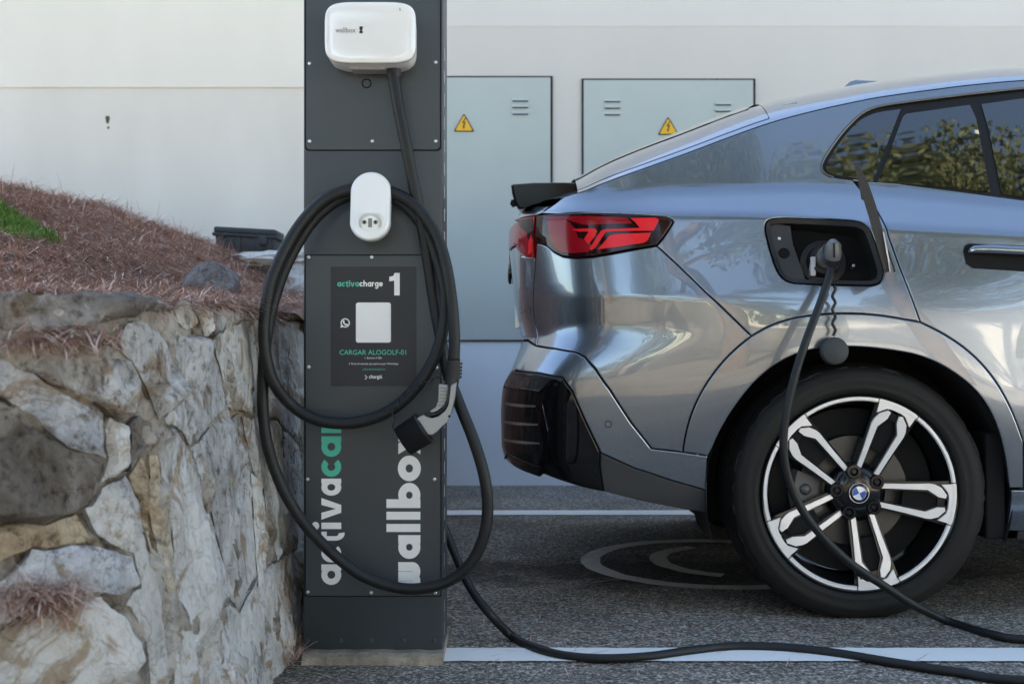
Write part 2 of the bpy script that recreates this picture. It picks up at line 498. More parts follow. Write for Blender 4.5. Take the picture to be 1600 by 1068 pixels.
# ------------------------------------------------------------------ lettering helpers
def text_mesh(body, size, bold=0.0, spacing=1.0):
    cu = bpy.data.curves.new('text', 'FONT')
    cu.body = body; cu.size = size; cu.offset = bold; cu.space_character = spacing
    cu.resolution_u = 4
    o = bpy.data.objects.new('text', cu)
    C.objects.link(o)
    dg = bpy.context.evaluated_depsgraph_get()
    me = bpy.data.meshes.new_from_object(o.evaluated_get(dg))
    vs = [v.co.copy() for v in me.vertices]; fs = [tuple(p.vertices) for p in me.polygons]
    bpy.data.objects.remove(o); bpy.data.curves.remove(cu); bpy.data.meshes.remove(me)
    return vs, fs

def text_box(name, body, px0, px1, py0, py1, Y, m, parent, bold=0.0):
    """built-in face fitted into a rectangle of the flat front plane"""
    vs, fs = text_mesh(body, 1.0, bold)
    x0, x1 = min(v.x for v in vs), max(v.x for v in vs)
    y0, y1 = min(v.y for v in vs), max(v.y for v in vs)
    a, b = at(px0, py1, Y), at(px1, py0, Y)
    out = [Vector((a.x + (v.x-x0)/(x1-x0)*(b.x-a.x), Y, a.z + (v.y-y0)/(y1-y0)*(b.z-a.z))) for v in vs]
    return mesh_obj(name, out, fs, m, parent, smooth=False)

def arc(cx, cy, R, w, a0, a1, n=36, cap=0):
    o, i = [], []
    for k in range(n + 1):
        a = math.radians(a0 + (a1-a0)*k/n)
        o.append((cx + R*math.cos(a), cy + R*math.sin(a)))
        i.append((cx + (R-w)*math.cos(a), cy + (R-w)*math.sin(a)))
    return [(o[k], o[k+1], i[k+1], i[k]) for k in range(n)]
def rect(x0, x1, y0, y1): return [((x0,y0),(x1,y0),(x1,y1),(x0,y1))]

def glyph(ch, xh, asc, st):
    """round geometric letter as quads; returns (list of quad layers, advance width)"""
    R = xh / 2
    if ch == 'a': return [arc(R, R, R, st, 0, 360), rect(2*R-st*.95, 2*R+st*.05, 0, xh)], 2*R + st*.05
    if ch == 'c': return [arc(R, R, R, st, 42, 318)], R + R*.80
    if ch == 'o': return [arc(R*1.04, R, R*1.04, st, 0, 360)], 2.08*R
    if ch == 'b': return [arc(R, R, R, st, 0, 360), rect(-st*.05, st*.95, 0, asc)], 2*R
    if ch == 'l': return [rect(0, st, 0, asc)], st
    if ch == 'i':
        n = 20; r = st*.62
        return [rect(0, st, 0, xh), [((st/2, xh+st*.35+r), (st/2 + r*math.cos(2*math.pi*k/n), xh+st*.35+r + r*math.sin(2*math.pi*k/n)), (st/2 + r*math.cos(2*math.pi*(k+1)/n), xh+st*.35+r + r*math.sin(2*math.pi*(k+1)/n))) for k in range(n)]], st
    if ch == 't':
        w = st*1.15
        return [rect(w*.55, w*.55+st, xh*.30, xh*1.22), rect(0, w*.55+st*2.0, xh-st*.9, xh), arc(w*.55+st*1.55, xh*.30+st*.0, st*1.55, st, 180, 280, 12)], w*.55 + st*2.0
    if ch == 'v':
        w = xh*1.06; k = st*1.12
        return [[((0,xh),(k,xh),(w/2,st*.9),(w/2-k*.55,0)), ((w-k,xh),(w,xh),(w/2+k*.55,0),(w/2,st*.9)), ((w/2-k*.55,0),(w/2+k*.55,0),(w/2,st*.9))]], w
    if ch == 'x':
        w = xh*1.02; k = st*1.3
        return [[((0,xh),(k,xh),(w,0),(w-k,0))], [((w-k,xh),(w,xh),(k,0),(0,0))]], w
    if ch == 'w':
        r = xh*.36
        ax = [0, 2*r - st]
        L_ = [rect(0, st, r, xh), rect(2*r-st, 2*r, r, xh), rect(4*r-2*st, 4*r-st, r, xh)]
        L_ += [arc(r, r, r, st, 180, 360, 20), arc(3*r-st, r, r, st, 180, 360, 20)]
        return L_, 4*r - st
    if ch == 'r': return [rect(0, st, 0, xh), arc(R*1.02, xh-R*1.0, R*1.0, st, 75, 180, 16)], R*1.25
    if ch == 'e': return [arc(R, R, R, st, 0, 325), rect(st*.5, 2*R-st*.2, R-st*.42, R+st*.42)], 2*R
    if ch == 'h': return [rect(0, st, 0, asc), arc(R*.95, xh-R*.95, R*.95, st, 0, 180, 20), rect(1.9*R-st, 1.9*R, 0, xh-R*.95)], 1.9*R
    if ch == 'g': return [arc(R, R, R, st, 0, 360), rect(2*R-st*.95, 2*R+st*.05, -R*.2, xh), arc(R, -R*.1, R, st, 200, 360, 20)], 2*R

def vinyl_letter(ch, parent, m, place, xh, asc, st, name='letter'):
    layers, w = glyph(ch, xh, asc, st)
    v, f = [], []
    for k, lay in enumerate(layers):
        for q in lay:
            n = len(v)
            v += [place(x, y, k) for x, y in q]
            f.append(tuple(range(n, n + len(q))))
    return mesh_obj(name, v, f, m, parent, smooth=False), w

# ------------------------------------------------------------------ charging post
PY = 2.80                                   # front plane of the post
PS = FPX / PY
post = empty('charging_post', (-0.326, PY + 0.09, 0.0))
tag(post, 'tall dark grey metal charging post with white and teal vertical lettering', 'charging post')
XL, XR = (474-800)/PS, (692-800)/PS
z_of = lambda py: HC + (534 - py) / PS
x_of = lambda px: (px - 800) / PS
mb = MB(); mb.box(XL, XR, PY, PY + 0.18, z_of(1017), 1.78, 0.006); mb.build('column', M['post'], post, angle=35)
def plate(px0, px1, py0, py1, r, name, dy=0.0):
    """plate 2 mm proud with rounded corners and a dark shadow gap round it"""
    def outline(g_, y):
        a, b = Vector((x_of(px0)-g_, 0, z_of(py1)-g_)), Vector((x_of(px1)+g_, 0, z_of(py0)+g_))
        pts = []
        for cx, cz, a0 in ((b.x-r, b.z-r, 0), (a.x+r, b.z-r, 90), (a.x+r, a.z+r, 180), (b.x-r, a.z+r, 270)):
            for k in range(6):
                t = math.radians(a0 + 18*k)
                pts.append(Vector((cx + r*math.cos(t), y, cz + r*math.sin(t))))
        return pts[::-1]
    mb = MB(); mb.prism(outline(0.0022, PY - 0.0006), (0, 0.002, 0))
    if not dy: mb.build('plate_gap', M['soft_black'], post)
    mb = MB()
    mb.prism(outline(-0.0008, PY - 0.0030 - dy), (0, 0.003 if not dy else dy*.9, 0))
    return mb.build(name, M['post_edge'], post)
plate(478, 688, -130, 234.5, 0.010, 'upper_plate')
plate(477.5, 688.5, 399, 930, 0.004, 'lower_plate')
def screw(px, py, m='steel', r=0.0042):
    p = at(px, py, PY - 0.003)
    mb = MB(); mb.lathe([(0.0001, -0.0022), (r*.7, -0.0020), (r, -0.0008), (r, 0.0)], (x_of(px), PY - 0.003, z_of(py)), 12)
    mb.box(x_of(px)-r*.7, x_of(px)+r*.7, PY-0.0055, PY-0.0048, z_of(py)-r*.13, z_of(py)+r*.13)
    mb.build('screw', M[m], post)
for p in [(484,100),(681,98),(484,221),(582,221),(681,221),(483,402),(581,402),(682,402),(483,573),(682,574),(481,748),(679,748),(481,924),(580,925),(680,925)]:
    screw(*p)
for px in (480, 532, 580, 630, 678):
    p = MB(); p.lathe([(0.0001, -0.002), (0.004, -0.002), (0.0055, 0.0)], (x_of(px), PY, z_of(1000)), 12); p.build('rivet', M['post'], post)
mb = MB(); mb.lathe([(0.0085, -0.0), (0.0095, -0.0008), (0.0108, -0.0008), (0.0116, 0.0)], (x_of(573), PY - 0.003, z_of(131)), 24); mb.build('knockout_ring', M['soft_black'], post)
# steel dashes on the right side, standing in for a dotted specular glint
for k in range(26):
    z = z_of(1000) + k * 0.055
    mb = MB(); mb.box(XR - 0.0006, XR + 0.0012, PY + 0.055, PY + 0.062, z, z + 0.030); mb.build('side_glint', M['steel'], post)
# footing
ft = MB()
n = 40
fx0, fx1, fy0 = XL + 0.004, XR + 0.003, 2.752
v, f = [], []
for j, (y, z) in enumerate([(fy0, 0.0), (fy0 + 0.004, 0.017), (fy0 + 0.02, 0.024), (PY + 0.20, 0.024), (PY + 0.21, 0.0)]):
    for i in range(n + 1):
        x = fx0 + (fx1 - fx0) * i / n
        k = 0.006 * noise.noise((x*30, y*20, z*30))
        v.append((x, y + k, max(0, z + (k*.5 if j in (1, 2) else 0))))
for j in range(4):
    for i in range(n): f.append((j*(n+1)+i, j*(n+1)+i+1, (j+1)*(n+1)+i+1, (j+1)*(n+1)+i))
f.append(tuple(j*(n+1) for j in range(5))); f.append(tuple(j*(n+1)+n for j in range(4, -1, -1)))
ft.add(v, f); ft.build('footing', M['concrete'], post)

LY = PY - 0.0034
# vertical lettering (reads upwards): letter x -> +z, letter y -> -x
def put_word(spec, base_px, xh, asc, st):
    for ch, py0, py1, m in spec:
        lw = glyph(ch, xh, asc, st)[1]
        k = (py0 - py1) / lw
        vinyl_letter(ch, post, m, lambda x, y, d: Vector((x_of(base_px - y), LY - 0.00012*d, z_of(py0 - x*k))), xh, asc, st)
W_, T_ = M['white_vinyl'], M['teal']
put_word([('a',912.5,880.5,W_),('c',877.5,851.5,W_),('t',848,829.5,W_),('i',825.5,815.5,W_),('v',811,777,W_),('a',773.5,747,W_),('c',744,716.5,T_),('a',713,681,T_),('r',676,658,T_)], 533.5, 31, 42, 9.4)
put_word([('w',921,877,W_),('a',872,835,W_),('l',830,817.5,W_),('l',811,798.5,W_),('b',792,753.5,W_),('o',751,711,W_),('x',709,671,W_)], 657, 34.5, 53, 12.2)

# poster
po = plate(516.5, 651.5, 416, 603.5, 0.001, 'poster', .0006)
po.data.materials[0] = M['poster']
PYs = PY - 0.0040
def ptext(body, a, b, c, d, m, bold=0.0): return text_box('lettering', body, a, b, c, d, PYs, M[m], po, bold)
# round-face wordmark
def wordmark(word, px0, px1, py_base, xh, asc, st, mats, gap):
    x = px0
    tot = sum(glyph(c, xh, asc, st)[1] + gap for c in word) - gap
    k = (px1 - px0) / tot
    for c, m in zip(word, mats):
        w = glyph(c, xh, asc, st)[1]
        vinyl_letter(c, po, m, lambda gx, gy, d: Vector((x_of(x + gx*k), PYs - 0.00006*d, z_of(py_base - gy))), xh, asc, st, 'lettering')
        x += (w + gap) * k
wordmark('activacharge', 527.5, 598.5, 447.5, 6.6, 9.6, 1.9, [M['teal']]*6 + [M['white_vinyl']]*6, 0.75)
mb = MB()
one = [(624.8, 426.5), (624.8, 461.5), (616.2, 461.5), (616.2, 438.5), (608.5, 439.5), (608.5, 432.5), (614.5, 431.2), (617.0, 426.5)]
mb.prism([Vector((x_of(x), PYs - 0.0002, z_of(y))) for x, y in one][::-1], (0, 0.0002, 0)); mb.build('numeral', M['white_vinyl'], po)
# white rounded card (the code itself is left out)
def rrect(px0, px1, py0, py1, r, y):
    pts = []
    for cx, cy, a0 in ((px1-r, py0+r, 0), (px0+r, py0+r, 90), (px0+r, py1-r, 180), (px1-r, py1-r, 270)):
        for k in range(6):
            t = math.radians(a0 + 18*k); pts.append(Vector((x_of(cx + r*math.cos(t)), y, z_of(cy - r*math.sin(t)))))
    return pts[::-1]
mb = MB(); mb.prism(rrect(556.5, 611, 472.5, 535, 3.5, PYs - 0.0002), (0, 0.0002, 0)); card = mb.build('white_card', M['white_vinyl'], po)
text_box('lettering', 'CARGAR ALOGOLF-01', 560.5, 607, 529.2, 532.6, PYs - 0.0005, M['black_print'], card, 0.0)
ptext('CARGAR ALOGOLF-01', 530.5, 634.5, 546.3, 554.0, 'teal', 0.004)
ptext('1. Escanea el QR.', 570, 597, 557.4, 560.6, 'white_vinyl', 0.0)
ptext('2. Envía el mensaje que aparece por WhatsApp:', 545, 622.5, 566.4, 570.2, 'white_vinyl', 0.0)
ptext('CARGAR ALOGOLF-01', 566.5, 601.5, 575.3, 578.0, 'teal', 0.0)
ptext('chargiá', 576.5, 597, 585.2, 592.6, 'white_vinyl', 0.018)
for dx, dy in ((571.6, 586.6), (573.4, 589.0), (571.6, 591.4)):
    mb = MB(); mb.prism([Vector((x_of(dx + 1.1*math.cos(t)), PYs - 0.0002, z_of(dy + 1.1*math.sin(t)))) for t in np.linspace(0, 2*math.pi, 8, endpoint=False)], (0, 0.0001, 0)); mb.build('logo_dot', M['white_vinyl'], po)
# speech-bubble phone icon
v, f = [], []
cx, cy = 539.8, 504.3
for q in arc(cx, cy, 7.2, 1.7, 0, 360, 40):
    n = len(v); v += [Vector((x_of(x), PYs - 0.0002, z_of(y))) for x, y in q]; f.append((n, n+1, n+2, n+3))
n = len(v); v += [Vector((x_of(x), PYs - 0.00026, z_of(y))) for x, y in ((532.4, 511.8), (537.5, 510.6), (533.6, 506.6))]; f.append((n, n+1, n+2))
hs = [(537.0,500.3),(538.4,500.6),(539.0,502.6),(538.3,503.4),(539.3,505.0),(541.0,506.2),(541.8,505.4),(543.7,506.2),(543.8,507.5),(542.3,508.7),(540.0,508.2),(537.3,505.9),(535.9,503.3),(536.0,501.2)]
n = len(v); v += [Vector((x_of(x), PYs - 0.0002, z_of(y))) for x, y in hs]; f.append(tuple(range(n, n + len(hs))))
mesh_obj('phone_icon', v, f, M['white_vinyl'], po, smooth=False)

# ------------------------------------------------------------------ wall charger
wc = empty('wall_charger', (x_of(578), PY, z_of(60)))
tag(wc, 'white rounded charger unit fixed near the top of the post', 'charger')
def squircle(cx, cz, a, b, y, n=5.0, seg=72, top_pinch=0.0):
    pts = []
    for k in range(seg):
        t = 2*math.pi*k/seg
        c_, s_ = math.cos(t), math.sin(t)
        x = a * math.copysign(abs(c_)**(2/n), c_); z = b * math.copysign(abs(s_)**(2/n), s_)
        pts.append(Vector((cx + x*(1 - top_pinch*(1 - z/b)*0.5), y, cz + z)))
    return pts
def rings(rs, cap_last=True, cap_first=False):
    n = len(rs[0]); v, f = [], []
    for r in rs: v += r
    for j in range(len(rs) - 1):
        for k in range(n):
            k2 = (k+1) % n
            f.append((j*n+k, (j+1)*n+k, (j+1)*n+k2, j*n+k2))
    if cap_last: f.append(tuple(range((len(rs)-1)*n, len(rs)*n)))
    if cap_first: f.append(tuple(range(n-1, -1, -1)))
    return v, f
WY = 2.698
s_ = FPX / WY
ccx, ccz = (578-800)/s_, HC + (534-50)/s_
aw, bh = 71.5/s_, 48.0/s_
mb = MB()
mb.add(*rings([squircle(ccx, ccz - .004, aw*.90, bh*.95, PY - 0.002), squircle(ccx, ccz - .004, aw*.97, bh*1.0, PY - 0.03), squircle(ccx, ccz-.002, aw*.99, bh*1.0, PY - 0.07), squircle(ccx, ccz, aw*.985, bh*.985, WY + 0.018)]))
mb.build('housing', M['white_plastic'], wc, angle=50)
rr = [squircle(ccx, ccz, aw*.975, bh*.97, WY + 0.019), squircle(ccx, ccz, aw*1.0, bh*1.0, WY + 0.016), squircle(ccx, ccz, aw*1.0, bh*1.0, WY + 0.009)]
for k in range(1, 7):
    t = k / 7; rr.append(squircle(ccx, ccz, aw*(1 - .045*t*t), bh*(1 - .06*t*t), WY + 0.009 - 0.006*math.sin(t*math.pi/2)))
for q in (0.85, 0.65, 0.4, 0.15): rr.append(squircle(ccx, ccz, aw*q*.955, bh*q*.94, WY + 0.003 - 0.0012*(1 - q*q)))
mb = MB(); mb.add(*rings(rr)); mb.build('front_cover', M['white_gloss'], wc, angle=50)
mb = MB(); mb.add(*rings([squircle(ccx, ccz, aw*.992, bh*.99, WY + 0.0185), squircle(ccx, ccz, aw*.992, bh*.99, WY + 0.016)])); mb.build('seam', M['mid_plastic'], wc)
mb = MB(); mb.box(ccx - .05, ccx + .03, WY + .04, PY - .01, ccz - bh - .006, ccz - bh + .004, .003); mb.build('bottom_bracket', M['grey_plastic'], wc)
mb = MB(); mb.tube([(ccx + .048, PY - .045, ccz - bh + .01), (ccx + .049, PY - .045, ccz - bh - .022)], .0165, 14); mb.build('cable_gland', M['black_plastic'], wc)
WT = WY + 0.0012
text_box('lettering', 'wallbox', 524, 556, 43.2, 51.2, WT, mat('grey_print', (.30,.30,.30), .5), wc, 0.015)
mb = MB(); mb.prism([Vector(((x-800)/(FPX/WT), WT, HC + (534-y)/(FPX/WT))) for x, y in ((561.5,41.5),(566.8,41.5),(566.8,46),(565.2,47.6),(566.8,49),(566.8,52.3),(561.5,52.3),(561.5,49),(563.1,47.6),(561.5,46))][::-1], (0, .0004, 0)); mb.build('logo_mark', M['black_print'], wc)
mb = MB(); mb.box(*(((x-800)/s_) for x in (624.0, 625.8)), WY + .0015, WY + .004, HC + (534-17)/s_, HC + (534-12)/s_); mb.build('status_light', M['satin'], wc)

# ------------------------------------------------------------------ cable holster
ho = empty('cable_holster', (x_of(578), PY, z_of(320)))
tag(ho, 'white capsule shaped plug holder on the post with the cable looped over it', 'plug holder')
HY = 2.715
hs_ = FPX / HY
def capsule(px, pyt, pyb, half, y, k=1.0, tilt=0.0, seg=48):
    s = FPX / HY
    cx = (px - 800) / s; zt = HC + (534 - pyt) / s; zb = HC + (534 - pyb) / s; r = half / s
    pts = []
    for i in range(seg):
        t = 2*math.pi*i/seg
        c_ = zt - r if math.sin(t) >= 0 else zb + r
        x, z = r*math.cos(t)*k, c_ + r*math.sin(t)
        zm = (zt + zb) / 2
        z = zm + (z - zm) * (1 - (1-k)*r/((zt-zb)/2))
        pts.append(Vector((cx + x, y + tilt*(z - zm), z)))
    return pts
mb = MB()
mb.add(*rings([capsule(578, 266, 377, 31.8, PY - .052, .96, .12), capsule(578, 266, 377, 31.8, PY - .056, 1.0, .12), capsule(578, 266, 377, 31.8, HY + .012, 1.0, .22), capsule(578, 266, 377, 31.8, HY + .005, .975, .22), capsule(578, 266, 377, 31.8, HY + .001, .92, .22), capsule(578, 266, 377, 31.8, HY, .85, .22), capsule(578, 266, 377, 31.8, HY, .5, .22)]))
mb.build('front_plate', M['white_plastic'], ho, angle=50)
mb = MB(); mb.add(*rings([capsule(578, 292, 362, 21, PY - .001), capsule(578, 292, 362, 21, PY - .056)], True)); mb.build('hook_arm', M['white_plastic'], ho, angle=50)
mb = MB(); mb.box(x_of(596), x_of(611), PY - .05, PY - .012, z_of(352), z_of(330), .003); mb.build('side_tab', M['white_plastic'], ho)
def oval(px, py, a, b, y, seg=40, flat=0.0):
    pts = []
    for i in range(seg):
        t = 2*math.pi*i/seg
        z = b*math.sin(t)
        if flat and z > b*flat: z = b*flat
        pts.append(Vector(((px + a*math.cos(t) - 800)/hs_, y, HC + (534 - (py - z))/hs_)))
    return pts
sy = HY - 0.0125
mb = MB(); mb.add(*rings([oval(579, 348, 22.5, 19.5, sy + .004, flat=.82), oval(579, 348, 21.8, 18.8, sy, flat=.82), oval(579, 348, 19.5, 17, sy, flat=.82), oval(579, 349, 17.5, 15.5, sy + .003, flat=.82)], True)); rim = mb.build('socket_rim', M['white_plastic'], ho, angle=40)
mb = MB(); mb.add(*rings([oval(579, 349, 18.3, 16, sy + .0024, flat=.82), oval(579, 349, 18.2, 15.9, sy + .0014, flat=.82)], True)); sf = mb.build('socket_face', mat('socket_grey', (.52,.52,.51), .45), ho)
mb = MB(); mb.add(*rings([oval(579, 350.5, 13.4, 12.6, sy + .001), oval(579, 350.5, 13.0, 12.2, sy - .0016), oval(579, 350.5, 11, 10.4, sy - .0016)], True)); mb.build('socket_insert', M['white_plastic'], sf, angle=40)
for px in (570.5, 588):
    mb = MB(); mb.add(*rings([oval(px, 348, 3.6, 3.6, sy - .002, 16), oval(px, 348, 3.2, 3.2, sy - .0026, 16)], True)); mb.build('pin_hole', M['mid_plastic'], sf)
    mb = MB(); mb.add(*rings([oval(px, 348, 1.9, 1.9, sy - .0026, 12), oval(px, 348, 1.7, 1.7, sy - .0031, 12)], True)); mb.build('pin_core', M['soft_black'], sf)
a_, b_ = oval(579.5, 349, 3.2, 7, sy, 4), None
mb = MB(); mb.box((576.5-800)/hs_, (582.5-800)/hs_, sy - .0026, sy - .001, HC + (534-356)/hs_, HC + (534-342)/hs_); mb.build('latch_slot', M['mid_plastic'], sf)
# ------------------------------------------------------------------ the car: body surface
YC, X1, X3, AA, BB = 4.11, 0.80, 3.72, 0.80, 0.92
XW, ZW = 0.937, 0.338
XF = XW + 2.692
def sstep(a, b, x):
    t = np.clip((x - a) / (b - a), 0, 1)
    return t*t*(3 - 2*t)
def smooth_table(xs, ys, w=0.12):
    gx = np.linspace(-1.2, 5.6, 681)
    gy = np.interp(gx, xs, ys)
    k = max(1, int(w / 0.01))
    ker = np.hanning(2*k + 3); ker /= ker.sum()
    pad = np.pad(gy, k + 1, mode='edge')
    gy = np.convolve(pad, ker, mode='valid')
    return lambda x: np.interp(x, gx, gy)
f_zs = smooth_table([-.2, .17, .69, .91, 1.03, 1.2, 1.375, 1.7, 2.6, 3.6, 4.4], [1.095, 1.093, 1.089, 1.067, 1.055, 1.046, 1.035, 1.02, .985, .93, .80])
f_zb = smooth_table([-.2, .17, .34, .69, .85, 1.1, 1.375, 1.7, 2.6, 3.3, 3.8, 4.4], [1.150, 1.150, 1.157, 1.168, 1.172, 1.156, 1.128, 1.105, 1.07, 1.02, .97, .84])
f_zc = smooth_table([-.3, 0, .6, 1.2, 4], [.886, .882, .860, .85, .85])
_xr = sorted([(1.30,.06),(1.22,.06),(1.17,.055),(1.135,.02),(1.115,-.004),(1.045,-.007),(.998,-.004),(.904,.003),(.81,.018),(.762,.032),(.735,.030),(.705,.016),(.672,.000),(.64,-.014),(.622,-.021),(.58,-.026),(.528,-.028),(.434,-.026),(.41,-.018),(.36,.03),(.25,.14),(.15,.3)])
_zt = np.linspace(.1, 1.4, 261)
_xt = np.interp(_zt, [a for a, b in _xr], [b for a, b in _xr])
_kk = np.hanning(5); _kk /= _kk.sum()
_xt = np.convolve(np.pad(_xt, 2, mode='edge'), _kk, mode='valid')
def hinge(t, w): return np.where(t > w, t, np.where(t < -w, 0.0, (t + w)**2 / (4*w)))
def d_side(x, z):
    """inward offset of the flank"""
    rear = 1 - sstep(.45, .95, x)
    zs, zb, zc = f_zs(x), f_zb(x), f_zc(x)
    lo = -.10*rear - .045*(1-rear)          # slope under the crease
    hi = .15*rear + .13*(1-rear)            # slope above the crease
    def D(zz):
        return (-.42*zz + .30*hinge(zz - .30, .04) + (lo + .12)*hinge(zz - .56, .08)
                + (hi - lo)*hinge(zz - zc, .006 + .07*(1-rear))
                + (1.05 - hi)*hinge(zz - zs, .016) - (1.05 - .35)*hinge(zz - zb, .02))
    d = D(z) - D(zc)
    for cx in (XW, XF):
        r = np.sqrt((x - cx)**2 + (z - ZW)**2)
        d = d - .026*(1 - sstep(.40, .78, r))
        d = d + .012*(1 - sstep(.40, .47, r))*0
    # shallow scoop along the door
    d = d + .018*np.exp(-((z - .62)/.13)**2) * sstep(1.35, 1.9, x)*(1 - sstep(2.6, 3.0, x))
    return d
def S(s, z):
    s = np.asarray(s, float); z = np.asarray(z, float)
    s, z = np.broadcast_arrays(s, z)
    X = s.copy(); Y = np.full_like(s, YC - BB)
    Y = Y + .010*((X - 1.9)/1.6)**2
    n_r = 4.6 + 2.0*sstep(.80, .64, z) if False else 4.6 + 2.0*(1 - sstep(.64, .80, z))
    W = np.zeros_like(s)
    m = s < X1
    ph = np.clip((X1 - s)/BB, 0, math.pi/2)
    r = (np.abs(np.cos(ph)/BB)**n_r + np.abs(np.sin(ph)/AA)**n_r)**(-1/n_r)
    Wr = sstep(math.radians(18), math.radians(58), ph)
    Xr = X1 - r*np.sin(ph) + np.interp(z, _zt, _xt)*Wr
    Yr = YC - r*np.cos(ph) + .010*((np.maximum(s, -.1) - 1.9)/1.6)**2*(1 - Wr)
    X = np.where(m, Xr, X); Y = np.where(m, Yr, Y); W = np.where(m, Wr, W)
    m2 = s > X3
    ph2 = np.clip((s - X3)/BB, 0, math.pi/2)
    r2 = (np.abs(np.cos(ph2)/BB)**3.0 + np.abs(np.sin(ph2)/.78)**3.0)**(-1/3.0)
    Wf = sstep(math.radians(22), math.radians(65), ph2)
    X = np.where(m2, X3 + r2*np.sin(ph2) - .10*sstep(.62, .95, z)*Wf - .08*(1 - sstep(.2, .42, z))*Wf, X)
    Y = np.where(m2, YC - r2*np.cos(ph2) + .010*((X3 - 1.9)/1.6)**2*(1 - Wf), Y); W = np.where(m2, Wf, W)
    Y = Y + d_side(np.where(m, np.maximum(s, -.05), s), z)*(1 - W)
    return np.stack([X, np.minimum(Y, YC), z], -1)
def S_normal(s, z, e=0.0025):
    du = S(s + e, z) - S(s - e, z); dv = S(s, z + e) - S(s, z - e)
    n = np.cross(du, dv)
    n /= np.maximum(np.linalg.norm(n, axis=-1, keepdims=True), 1e-9)
    return n                                     # points towards -Y on the near flank
SMIN = X1 - BB*math.pi/2 + 1e-4
SMAX = X3 + BB*math.pi/2 - 1e-4

# pixel -> (s, z) on the flank
_gs = np.concatenate([np.linspace(SMIN, X1, 190), np.linspace(X1, 2.6, 190)[1:]])
_gz = np.linspace(.16, 1.62, 293)
_P = S(_gs[:, None], _gz[None, :])
_nz = len(_gz)
_vv = [tuple(p) for p in _P.reshape(-1, 3)]
_ff = [(i*_nz + j, (i+1)*_nz + j, (i+1)*_nz + j + 1, i*_nz + j + 1) for i in range(len(_gs)-1) for j in range(_nz-1)]
_bvh = BVHTree.FromPolygons(_vv, _ff)
CAMP = Vector((0, 0, HC))
def sz(px, py):
    d = Vector(((px - 800)/FPX, 1, (534 - py)/FPX)).normalized()
    for k in range(60):
        hit = _bvh.ray_cast(CAMP, d)
        if hit[0] is not None: break
        px += 1.0                                # just outside the outline: walk back on
        d = Vector(((px - 800)/FPX, 1, (534 - py)/FPX)).normalized()
    p, fi = hit[0], hit[2]
    i, j = divmod(fi, _nz - 1)
    a, b, c = Vector(_vv[i*_nz+j]), Vector(_vv[(i+1)*_nz+j]), Vector(_vv[i*_nz+j+1])
    e1, e2, q = b - a, c - a, p - a
    A = np.array([[e1.dot(e1), e1.dot(e2)], [e1.dot(e2), e2.dot(e2)]])
    u, v = np.linalg.solve(A, np.array([q.dot(e1), q.dot(e2)]))
    return (_gs[i] + u*(_gs[i+1]-_gs[i]), _gz[j] + v*(_gz[j+1]-_gz[j]))
def SZ(*pts):
    """list of pixels (px, py) or ('s', s, z)"""
    out = []
    for p in pts: out.append((p[1], p[2]) if p[0] == 's' else sz(*p))
    return out
def px_line(pts): return [sz(*p) for p in pts]

def resample(poly, step):
    out = []
    n = len(poly)
    for i in range(n):
        a, b = np.array(poly[i]), np.array(poly[(i+1) % n])
        k = max(1, int(np.linalg.norm(b - a)/step + .5))
        for t in range(k): out.append(tuple(a + (b-a)*t/k))
    return out
def chaikin_open(p, it=2):
    for _ in range(it):
        q = [p[0]]
        for a, b in zip(p[:-1], p[1:]):
            q += [(.75*a[0]+.25*b[0], .75*a[1]+.25*b[1]), (.25*a[0]+.75*b[0], .25*a[1]+.75*b[1])]
        q.append(p[-1]); p = q
    return p
def area(p):
    p = np.array(p); x, y = p[:, 0], p[:, 1]
    return .5*np.sum(x*np.roll(y, -1) - np.roll(x, -1)*y)
def inset(poly, g):
    p = np.array(poly)
    if area(poly) < 0: p = p[::-1]
    a, b = np.roll(p, 1, 0), np.roll(p, -1, 0)
    t1 = p - a; t2 = b - p
    t1 /= np.maximum(np.linalg.norm(t1, axis=1, keepdims=True), 1e-9); t2 /= np.maximum(np.linalg.norm(t2, axis=1, keepdims=True), 1e-9)
    n1 = np.stack([-t1[:, 1], t1[:, 0]], 1); n2 = np.stack([-t2[:, 1], t2[:, 0]], 1)
    n = n1 + n2
    n /= np.maximum(np.linalg.norm(n, axis=1, keepdims=True), .6)
    return [tuple(q) for q in p + n*g]
def inside(pts, poly):
    pts = np.asarray(pts); P = np.asarray(poly)
    x, y = pts[:, 0], pts[:, 1]
    c = np.zeros(len(pts), bool)
    for (x0, y0), (x1, y1) in zip(P, np.roll(P, -1, 0)):
        if y0 == y1: continue
        c ^= ((y0 > y) != (y1 > y)) & (x < (x1-x0)*(y-y0)/(y1-y0) + x0)
    return c
def edge_dist(pts, poly):
    pts = np.asarray(pts); P = np.asarray(poly)
    d = np.full(len(pts), 9.0)
    for a, b in zip(P, np.roll(P, -1, 0)):
        ab = b - a; t = np.clip(((pts - a) @ ab)/max(ab @ ab, 1e-12), 0, 1)
        d = np.minimum(d, np.linalg.norm(pts - (a + t[:, None]*ab), axis=1))
    return d
